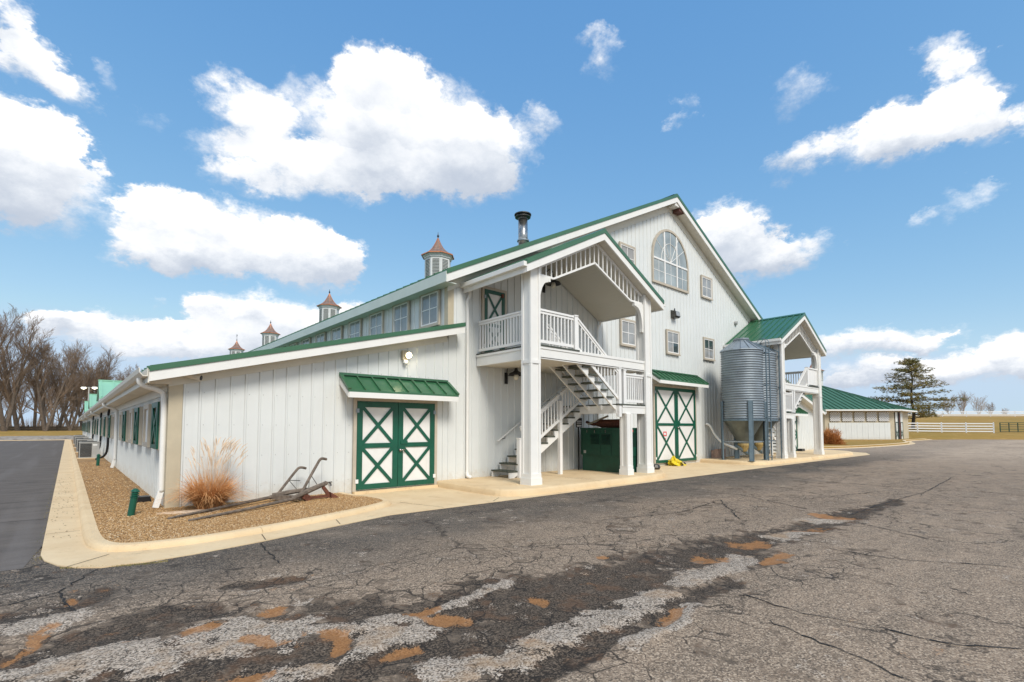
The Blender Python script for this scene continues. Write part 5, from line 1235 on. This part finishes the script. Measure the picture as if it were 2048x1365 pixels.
# ------------------------------------------------------------------ pavilion
PC = Vector((75.2, 23.3)); AP = 9.3; ZB = .12
pv = thing('octagonal_pavilion', 'octagonal white pavilion with green metal roof and lattice band', 'pavilion', (PC.x, PC.y, ZB))
def octp(r, k): t = R(22.5 + 45 * k); return (PC.x + r / math.cos(R(22.5)) * math.cos(t), PC.y + r / math.cos(R(22.5)) * math.sin(t))
ov = AP + .75; ZEV, ZAP = 3.58, 7.35
b = MB(); vs_ = [(*octp(AP-.08, k), z) for z in (ZB, ZEV) for k in range(8)]; b.add(vs_, [(k, (k+1) % 8, 8+(k+1) % 8, 8+k) for k in range(8)]); pw = b.build('wall', 'beige', pv)
for k in range(8):
    p, q = octp(ov, k), octp(ov, (k+1) % 8)
    b = MB(); top = (PC.x, PC.y, ZAP); b.add([(*p, ZEV), (*q, ZEV), top, (*p, ZEV-.06), (*q, ZEV-.06)], [(0, 1, 2), (1, 0, 3, 4)]); rf = b.build('roof_panel', 'roof2', pv)
    vis = k in (3, 4, 5, 6)
    P0, P1 = Vector((*p, ZEV)), Vector((*q, ZEV)); T = Vector(top); ed = (P1 - P0); L = ed.length; mid_ = (P0 + P1) / 2
    if vis:
        nr = int(L / .60)
        for i in range(1, nr):
            u = i / nr; base_ = P0.lerp(P1, u); f_ = 1 - abs(2 * u - 1)
            up_ = (T - mid_) * f_; b = MB(); b.beam(base_ + Vector((0, 0, .04)), base_ + up_ + Vector((0, 0, .04)), .05, .10); b.build('roof_rib', 'roof2', rf)
        b = MB(); b.beam((*p, ZEV+.03), (T.x, T.y, T.z+.03), .16, .05); b.build('hip_cap', 'roof2', rf)
    b = MB(); b.beam((*p, ZEV-.09), (*q, ZEV-.09), .12, .16); b.build('gutter', 'trim', pv)
    a_, c_ = octp(AP-.1, k), octp(AP-.1, (k+1) % 8)
    b = MB(); b.add([(*p, ZEV-.16), (*q, ZEV-.16), (*c_, ZEV-.16), (*a_, ZEV-.16)], [(0, 1, 2, 3)]); b.build('soffit', 'soffit', pv)
# facet towards the yard: k=4 runs between 202.5 and 247.5 degrees (faces -x -y)
def facet(k):
    a_, c_ = Vector((*octp(AP, k), 0)), Vector((*octp(AP, (k+1) % 8), 0)); d = (c_ - a_).normalized(); nrm = Vector((d.y, -d.x, 0))
    if nrm.dot(a_ - Vector((PC.x, PC.y, 0))) < 0: nrm = -nrm
    return a_, c_, d, nrm
for k in (3, 4, 5):
    a_, c_, d, nrm = facet(k); L = (c_ - a_).length
    b = MB(); s0, s1 = .45, L - .45; p0, p1 = a_ + d * s0, a_ + d * s1
    if k == 5: continue
    n = 22
    for i in range(n):
        u0, u1 = i / n, (i + 1) / n; b.beam(p0.lerp(p1, (u0+u1)/2) + Vector((0, 0, ZB)), p0.lerp(p1, (u0+u1)/2) + Vector((0, 0, 2.05)), .012 if i % 2 else .03, (s1-s0)/n - .012, d)
    b.build('lower_siding', 'white', pv)
    m_ = 5
    for i in range(m_):
        x0, x1 = s0 + (s1-s0)*i/m_ + .12, s0 + (s1-s0)*(i+1)/m_ - .12; z0, z1 = 2.22, 3.28
        b = MB(); o0 = a_ + d*x0 + nrm*.005; o1 = a_ + d*x1 + nrm*.005
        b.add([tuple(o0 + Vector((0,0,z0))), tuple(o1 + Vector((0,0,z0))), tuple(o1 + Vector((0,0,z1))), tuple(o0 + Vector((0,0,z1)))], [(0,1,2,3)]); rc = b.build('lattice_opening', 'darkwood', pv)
        b = MB(); w_ = x1 - x0; h_ = z1 - z0; st = .20
        for sgn, off in ((1, .02), (-1, .035)):
            c0 = -h_
            while c0 < w_:
                # 45 degree strip clipped to the panel
                xa, za = c0, 0.; xb2, zb2 = c0 + h_, h_
                if xa < 0: za -= xa; xa = 0
                if xb2 > w_: zb2 -= (xb2 - w_); xb2 = w_
                if zb2 - za > .03:
                    if sgn < 0: xa, xb2 = w_ - xa, w_ - xb2
                    A_ = a_ + d*(x0+xa) + nrm*off + Vector((0,0,z0+za)); B_ = a_ + d*(x0+xb2) + nrm*off + Vector((0,0,z0+zb2)); b.beam(A_, B_, .008, .062, (0, 0, 1))
                c0 += st
        b.build('lattice', 'fence', rc)
a_, c_, d, nrm = facet(5); L = (c_ - a_).length
for s0, s1, m_ in ((.5, 1.5, 'white'), (2.9, 4.0, 'white')):
    b = MB(); b.beam(a_ + d*(s0+s1)/2 + nrm*.02 + Vector((0,0,ZB)), a_ + d*(s0+s1)/2 + nrm*.02 + Vector((0,0,3.3)), .03, s1-s0, d); b.build('door_side', m_, pv)
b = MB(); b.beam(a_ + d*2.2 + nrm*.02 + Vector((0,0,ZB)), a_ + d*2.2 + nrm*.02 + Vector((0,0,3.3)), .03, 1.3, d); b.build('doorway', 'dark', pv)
b = MB(); b.beam(a_ + d*2.45 + nrm*.06 + Vector((0,0,ZB)), a_ + d*2.45 + nrm*.06 + Vector((0,0,3.3)), .05, .5, d); b.build('door', 'brownmull', pv)
b = MB()
for s in (.55, 1.45, 2.95, 3.95): b.beam(a_ + d*s + nrm*.05 + Vector((0,0,ZB)), a_ + d*s + nrm*.05 + Vector((0,0,2.1)), .04, .08, d)
for s0, s1 in ((.55, 1.45), (2.95, 3.95)):
    b.beam(a_ + d*s0 + nrm*.05 + Vector((0,0,.3)), a_ + d*s1 + nrm*.05 + Vector((0,0,1.2)), .03, .08); b.beam(a_ + d*s1 + nrm*.052 + Vector((0,0,.3)), a_ + d*s0 + nrm*.052 + Vector((0,0,1.2)), .03, .08); b.beam(a_ + d*s0 + nrm*.05 + Vector((0,0,2.1)), a_ + d*s1 + nrm*.05 + Vector((0,0,2.1)), .04, .08)
b.build('dutch_gate', 'gate', pv)
b = MB(); b.lathe(PC.x, PC.y, [(1.0, 7.0), (1.0, 7.75), (1.06, 7.78), (1.06, 7.85)], 8, R(22.5)); cu = b.build('cupola', 'cupola', pv)
b = MB()
for j in range(8): t_ = R(22.5 + 45*j); b.beam((PC.x+.95*math.cos(t_), PC.y+.95*math.sin(t_), 7.85), (PC.x+.95*math.cos(t_), PC.y+.95*math.sin(t_), 9.0), .16, .16, (1, 0, 0))
b.lathe(PC.x, PC.y, [(1.0, 8.95), (1.15, 9.02), (1.15, 9.08)], 8, R(22.5)); b.build('cupola_frame', 'cupola', cu)
b = MB(); b.lathe(PC.x, PC.y, [(.93, 7.86), (.93, 8.95)], 8, R(22.5)); b.build('cupola_glass', 'glassblue', cu)
b = MB(); b.lathe(PC.x, PC.y, [(1.3, 9.08), (.9, 9.3), (.5, 9.7), (.2, 10.3), (.03, 10.8)], 8, R(22.5)); b.build('cupola_roof', 'copperedge', cu)
# ------------------------------------------------------------------ fences, gate
def gz(x, y): return float(terrain(np.array([x]), np.array([y]))[0])
def fence(pts, label, cat='fence', h=1.35, post=.14, rails=4, rh=.14, m='fence', cap=True):
    t = thing('rail_fence', label, cat, (*pts[0], gz(*pts[0])))
    for p in pts:
        b = MB(); z = gz(*p); b.box(p[0]-post/2, p[0]+post/2, p[1]-post/2, p[1]+post/2, z-.1, z+h+.08)
        b.lathe(p[0], p[1], [(post*.78, z+h+.08), (post*.78, z+h+.11), (.01, z+h+.17)], 4, R(45)); b.build('post', m, t)
    for p, q in zip(pts, pts[1:]):
        for k in range(rails):
            zz = .22 + (h - .22) * k / (rails - 1); b = MB(); b.beam((*p, gz(*p)+zz), (*q, gz(*q)+zz), .045, rh); b.build('rail', m, t)
    return t
def SLp(px, s):
    l = (px - 1024) / 1001.3 * s; return (.6634*s + .7483*l, .7483*s - .6634*l)
fence([SLp(1786, 73), SLp(1834, 72.5), SLp(1882, 72), SLp(1931, 71), SLp(1986, 70)], 'white four-rail fence behind the pine tree at the yard end', h=1.32)
fence([SLp(p, 125) for p in (1690, 1740, 1790, 1836, 1885, 1933, 1981, 2030, 2080, 2130, 2180)], 'long white rail fence along the top of the grassy rise', h=1.25, rails=4, rh=.15)
t = thing('pasture_gate', 'dark green tubular pasture gate at the right edge', 'gate', (*SLp(1999, 72), .8))
A_, B_ = Vector((*SLp(1999, 72), 0)), Vector((*SLp(2070, 72), 0)); g0 = gz(A_.x, A_.y)
for u in (0, .25, .5, .75, 1.):
    p = A_.lerp(B_, u); b = MB(); b.tube([(p.x, p.y, g0+.15), (p.x, p.y, g0+1.5)], .06, 6); b.build('upright', 'gate', t)
for k in range(6):
    b = MB(); zz = g0 + .22 + k*.25; b.tube([(A_.x, A_.y, zz), (B_.x, B_.y, zz)], .035, 6); b.build('bar', 'gate', t)
# timber fence beyond the side road
t = thing('timber_fence', 'long low dark timber board fence in front of the bare trees', 'fence', (-20, 136, .4))
for i in range(18):
    x = -52 + i * 4.2; y = 133 + i * .45; b = MB(); b.box(x-.12, x+.12, y-.12, y+.12, .2, 2.0); b.build('post', 'darkwood', t)
    for z in (.75, 1.15, 1.55): b = MB(); b.beam((x, y, z), (x+4.2, y+.45, z), .06, .36); b.build('board', 'darkwood', t)
# two-headed yard lamp
t = thing('yard_light_pole', 'two-headed lit yard light on a pole among the left trees', 'street lamp', (3.0, 112., 0))
b = MB(); b.tube([(2.5, 111.4, 0), (2.5, 111.4, 8.4)], [.12, .08], 8); b.build('pole', 'acgrey', t)
for x, y in ((1.82, 111.98), (3.22, 110.74)):
    b = MB(); b.beam((2.5, 111.4, 8.3), (x, y, 8.35), .07, .07); b.build('arm', 'acgrey', t)
    b = MB(); b.box(x-.35, x+.35, y-.25, y+.25, 8.28, 8.45); h = b.build('lamp_head', 'acgrey', t)
    b = MB(); b.lathe(x, y, [(.36, 8.28), (.30, 8.12), (.05, 8.02)], 14); b.build('lens', 'glowfar', h)

# ------------------------------------------------------------------ trees
def bare_tree(seed, H, spread=1., trunk_r=.32, twigs=2, fork=None, lo=.22):
    """returns (trunk mesh, branch mesh): a tapered trunk, limbs and a haze of fine twigs"""
    rs_ = random.Random(seed); T, B = MB(), MB()
    def grow(p, d, L, r, lev):
        seg = 4 if lev < 3 else 2; pts = [p]; rad = [r]; q = p.copy(); dd = d.copy()
        for i in range(seg):
            dd = (dd + Vector((rs_.gauss(0, .10), rs_.gauss(0, .10), rs_.gauss(.05, .06))) * (1 if lev else .35)).normalized()
            q = q + dd * (L / seg); pts.append(q.copy()); rad.append(max(.011, r * (1 - .62 * (i + 1) / seg)))
        (T if lev == 0 else B).tube(pts, rad, 8 if lev == 0 else (5 if lev == 1 else 3), cap=False)
        if lev >= 3 + (twigs > 0): return
        n = (7, 7, 6, 5, 4)[lev] + (2 if lev == 0 else 0)
        for k in range(n):
            u = (lo if lev == 0 else .18) + (1 - (lo if lev == 0 else .18)) * (k + rs_.random()) / n
            i = min(seg - 1, int(u * seg)); f_ = u * seg - i; pp = pts[i].lerp(pts[i+1], f_); dr = (pts[i+1] - pts[i]).normalized()
            a_ = rs_.uniform(0, 6.283); side = Vector((math.cos(a_), math.sin(a_), 0)); side = (side - dr * side.dot(dr)).normalized()
            ang = rs_.uniform(.45, .95) * spread * (1.05 - .35 * u)
            nd = (dr * math.cos(ang) + side * math.sin(ang) + Vector((0, 0, .18))).normalized()
            grow(pp, nd, L * rs_.uniform(.42, .66) * (1.05 - .45 * u if lev == 0 else 1.05 - .3 * u), max(.011, rad[i] * rs_.uniform(.36, .55)), lev + 1)
    if fork:
        for a_ in fork: grow(Vector((0, 0, -.2)), Vector((math.cos(a_) * .26, math.sin(a_) * .26, 1)).normalized(), H * rs_.uniform(.62, .72), trunk_r * .8, 0)
    else: grow(Vector((0, 0, -.2)), Vector((rs_.gauss(0, .05), rs_.gauss(0, .05), 1)).normalized(), H * .72, trunk_r, 0)
    return T, B
variants = []
for sd, H, sp, tr, fk in ((3, 20, .95, .38, (.4, 3.6)), (8, 19, .9, .34, None), (12, 18, 1.0, .36, (1.2, 4.0, 5.4)), (21, 17, .85, .30, None), (30, 19, .95, .32, (2.4, 5.6))):
    T, B = bare_tree(sd, H, sp, tr, 1, fk); variants.append((mk('trunk', T, 'bark', True), mk('crown', B, 'twig')))
def put_tree(x, y, var, label, sc=1., rz=0., grp='bare trees beyond the side road', name='bare_tree', mesh=None):
    t = thing(name, label, 'tree', (x, y, gz(x, y)), grp); t.rotation_euler = (0, 0, rz); t.scale = (sc, sc, sc)
    tm, cm = (mesh or variants)[var]; sub('trunk', tm, t); sub('crown', cm, t)
front = [(10, 92, 0, 1.3, .3), (38, 97, 1, 1.2, 1.9), (92, 98, 2, 1.12, 2.5), (142, 104, 4, 1.08, .8), (70, 108, 3, 1.1, 4.0), (118, 112, 1, 1.1, 5.0), (168, 108, 0, 1.05, 2.2), (-20, 100, 4, 1.1, 1.), (212, 116, 2, .92, 3.6), (250, 120, 3, .95, .2), (288, 128, 1, .82, 3.), (330, 136, 0, .68, 1.)]
fl = ['thick forked bare tree at the left edge of the picture', 'tall bare tree just right of the leftmost tree', 'wide bare tree with three stems standing on the golden grass', 'bare tree in front of the yard light', 'slim bare tree behind the board fence, left of the three-stemmed tree', 'straight bare tree right of the three-stemmed tree', 'bare forked tree touching the far end of the wing', 'bare tree cut off by the left picture edge', 'bare tree rising over the cross gables of the wing', 'bare tree top showing above the wing gutter', 'bare tree top showing above the wing roof corner', 'small bare tree top just over the green roof edge']
for (px, s, v, sc, rz), lb in zip(front, fl): x, y = SLp(px, s); put_tree(x, y, v, lb, sc, rz)
rs_ = random.Random(5)
for i in range(20):
    px = -30 + i * 17 + rs_.uniform(-5, 5); s = rs_.uniform(128, 175); x, y = SLp(px, s); put_tree(x, y, rs_.randrange(5), 'bare tree in the dense row behind the nearer bare trees', rs_.uniform(.85, 1.1), rs_.uniform(0, 6), 'far row of bare trees')
# far trees on the rise to the right
V2 = []
for sd, H in ((41, 9), (47, 8)):
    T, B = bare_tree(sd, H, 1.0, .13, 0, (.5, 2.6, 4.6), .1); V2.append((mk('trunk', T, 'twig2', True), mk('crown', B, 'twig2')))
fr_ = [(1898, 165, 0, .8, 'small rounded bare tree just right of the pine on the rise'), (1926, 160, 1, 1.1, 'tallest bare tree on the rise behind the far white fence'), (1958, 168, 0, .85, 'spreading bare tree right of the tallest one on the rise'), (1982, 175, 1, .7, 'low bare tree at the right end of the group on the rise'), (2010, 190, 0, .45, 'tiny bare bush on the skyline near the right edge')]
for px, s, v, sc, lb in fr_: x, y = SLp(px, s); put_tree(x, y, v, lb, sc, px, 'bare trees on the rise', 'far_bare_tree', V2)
# distant wooded skyline
b = MB(); rs_ = random.Random(9)
for i in range(500):
    px = rs_.uniform(-150, 340); s = rs_.uniform(230, 330); x, y = SLp(px, s); h = rs_.uniform(4, 9); a_ = rs_.uniform(0, 3.1); w_ = rs_.uniform(.3, 1.1)
    for k in range(3): xx, yy = x + rs_.uniform(-2, 2), y + rs_.uniform(-2, 2); b.tube([(xx, yy, 0), (xx + rs_.gauss(0, .6), yy, h * rs_.uniform(.6, 1))], [.10, .02], 3, cap=False)
stuff(tag(b.build('distant_thicket', 'twig', None, (0, 260, 0)), 'far hazy brown thicket on the skyline behind the bare trees', 'thicket'))

# pine
def pine(x, y, H):
    t = thing('pine_tree', 'lone dark green pine with layered spreading boughs beside the pavilion', 'tree', (x, y, gz(x, y))); z0 = gz(x, y); rs_ = random.Random(17)
    b = MB(); tr = [(x + .12*math.sin(k*.9), y + .1*math.cos(k*1.3), z0 - .1 + H * k / 10) for k in range(11)]; b.tube(tr, [.24 * (1 - .9 * k / 10) + .02 for k in range(11)], 8)
    b.build('trunk', 'pinebark', t, smooth=True)
    LB, ND = MB(), MB()
    rt = Vector((.7483, -.6634, 0))
    k = 0
    for zf in sorted(.13 + .86 * rs_.random() ** .9 for _ in range(40)):
        n = 2
        for j in range(n):
            a_ = k * 2.4 + rs_.uniform(-.4, .4); k += 1
            Lb = 7.6 * (1 - zf) ** .66 * rs_.uniform(.42, 1.12) + .35
            if zf < .25: Lb *= .55 + .6 * rs_.random()
            d = Vector((math.cos(a_), math.sin(a_), 0)); p0 = Vector((x, y, z0 + H * zf)); pts = []
            sag = rs_.uniform(-.06, .22)
            for i in range(7): u = i / 6; pts.append(p0 + d * (Lb * u) + Vector((0, 0, Lb * (sag * u - .10 * u * u + .10 * u ** 4))) + Vector((rs_.gauss(0, .05), rs_.gauss(0, .05), 0)) * u)
            LB.tube(pts, [.07 * (1 - .85 * i / 6) * (1 - .5 * zf) + .01 for i in range(7)], 4, cap=False)
            m_ = int(9 + Lb * 15 * (1 - .35 * zf))
            for _ in range(m_):
                u = .22 + .78 * rs_.random() ** .8; i = min(5, int(u * 6)); p = pts[i].lerp(pts[i+1], u * 6 - i)
                sp = (.14 + .16 * Lb * (1 - abs(u - .62))) * .75; c = p + Vector((rs_.gauss(0, sp), rs_.gauss(0, sp), rs_.gauss(.10, .16)))
                for q in range(9):
                    a2, e2 = rs_.uniform(0, 6.28), rs_.uniform(-.3, 1.2); L = rs_.uniform(.18, .40); dv = Vector((math.cos(a2)*math.cos(e2), math.sin(a2)*math.cos(e2), math.sin(e2))) * L
                    sd = dv.cross(Vector((rs_.gauss(0, 1), rs_.gauss(0, 1), rs_.gauss(0, 1)))).normalized() * .028
                    ND.add([c - sd, c + sd, c + dv], [(0, 1, 2)])
    LB.build('boughs', 'pinebark', t); ND.build('needles', 'needle', t)
pine(*SLp(1826, 79), 11.0)
# round orange shrub by the right porch post
t = thing('dry_shrub', 'round orange dry shrub beyond the right porch post', 'shrub', (*SLp(1658, 41), 0)); x, y = SLp(1659, 41); rs_ = random.Random(3); b = MB()
for _ in range(6000):
    a_, e_ = rs_.uniform(0, 6.28), math.asin(rs_.random()); r = .72 * rs_.random() ** .35 * (1 + .22 * math.sin(a_ * 3 + e_ * 5)); d = Vector((math.cos(a_)*math.cos(e_), math.sin(a_)*math.cos(e_), math.sin(e_)))
    p = Vector((x, y, .08)) + d * r * Vector((1, 1, 1.5)).length / 2.06 * 1.15; p.z = .08 + d.z * r * 1.55; q = p + (d + Vector((rs_.gauss(0, .5), rs_.gauss(0, .5), rs_.gauss(.3, .4)))) * rs_.uniform(.06, .26)
    sd = Vector((rs_.gauss(0, 1), rs_.gauss(0, 1), rs_.gauss(0, 1)))   .normalized() * .02; b.add([p - sd, p + sd, q], [(0, 1, 2)])
b.build('foliage', 'shrub', t)
b = MB()
for k in range(24): a_ = k * .8; b.tube([(x, y, .02), (x + .6*math.cos(a_), y + .6*math.sin(a_), .9)], [.02, .006], 4)
b.build('stems', 'straw_dark', t)
# tufts of weeds at the pavement edges
b = MB(); rs_ = random.Random(23)
for _ in range(900):
    if rs_.random() < .5: x, y = rs_.uniform(-.24, -.16), rs_.uniform(7.6, 22)
    else:
        u = rs_.random(); x = .0 + u * .9; y = 7.28 - .42 * math.sin(u * 1.6) + rs_.uniform(-.03, .03) - .02
    h = rs_.uniform(.006, .022); b.add([(x-.003, y, 0), (x+.003, y, 0), (x + rs_.gauss(0, .008), y + rs_.gauss(0, .008), h)], [(0, 1, 2)])
stuff(tag(b.build('weed_fringe', 'needle', None), 'thin fringe of green weeds where the gutter meets the asphalt', 'weeds'))
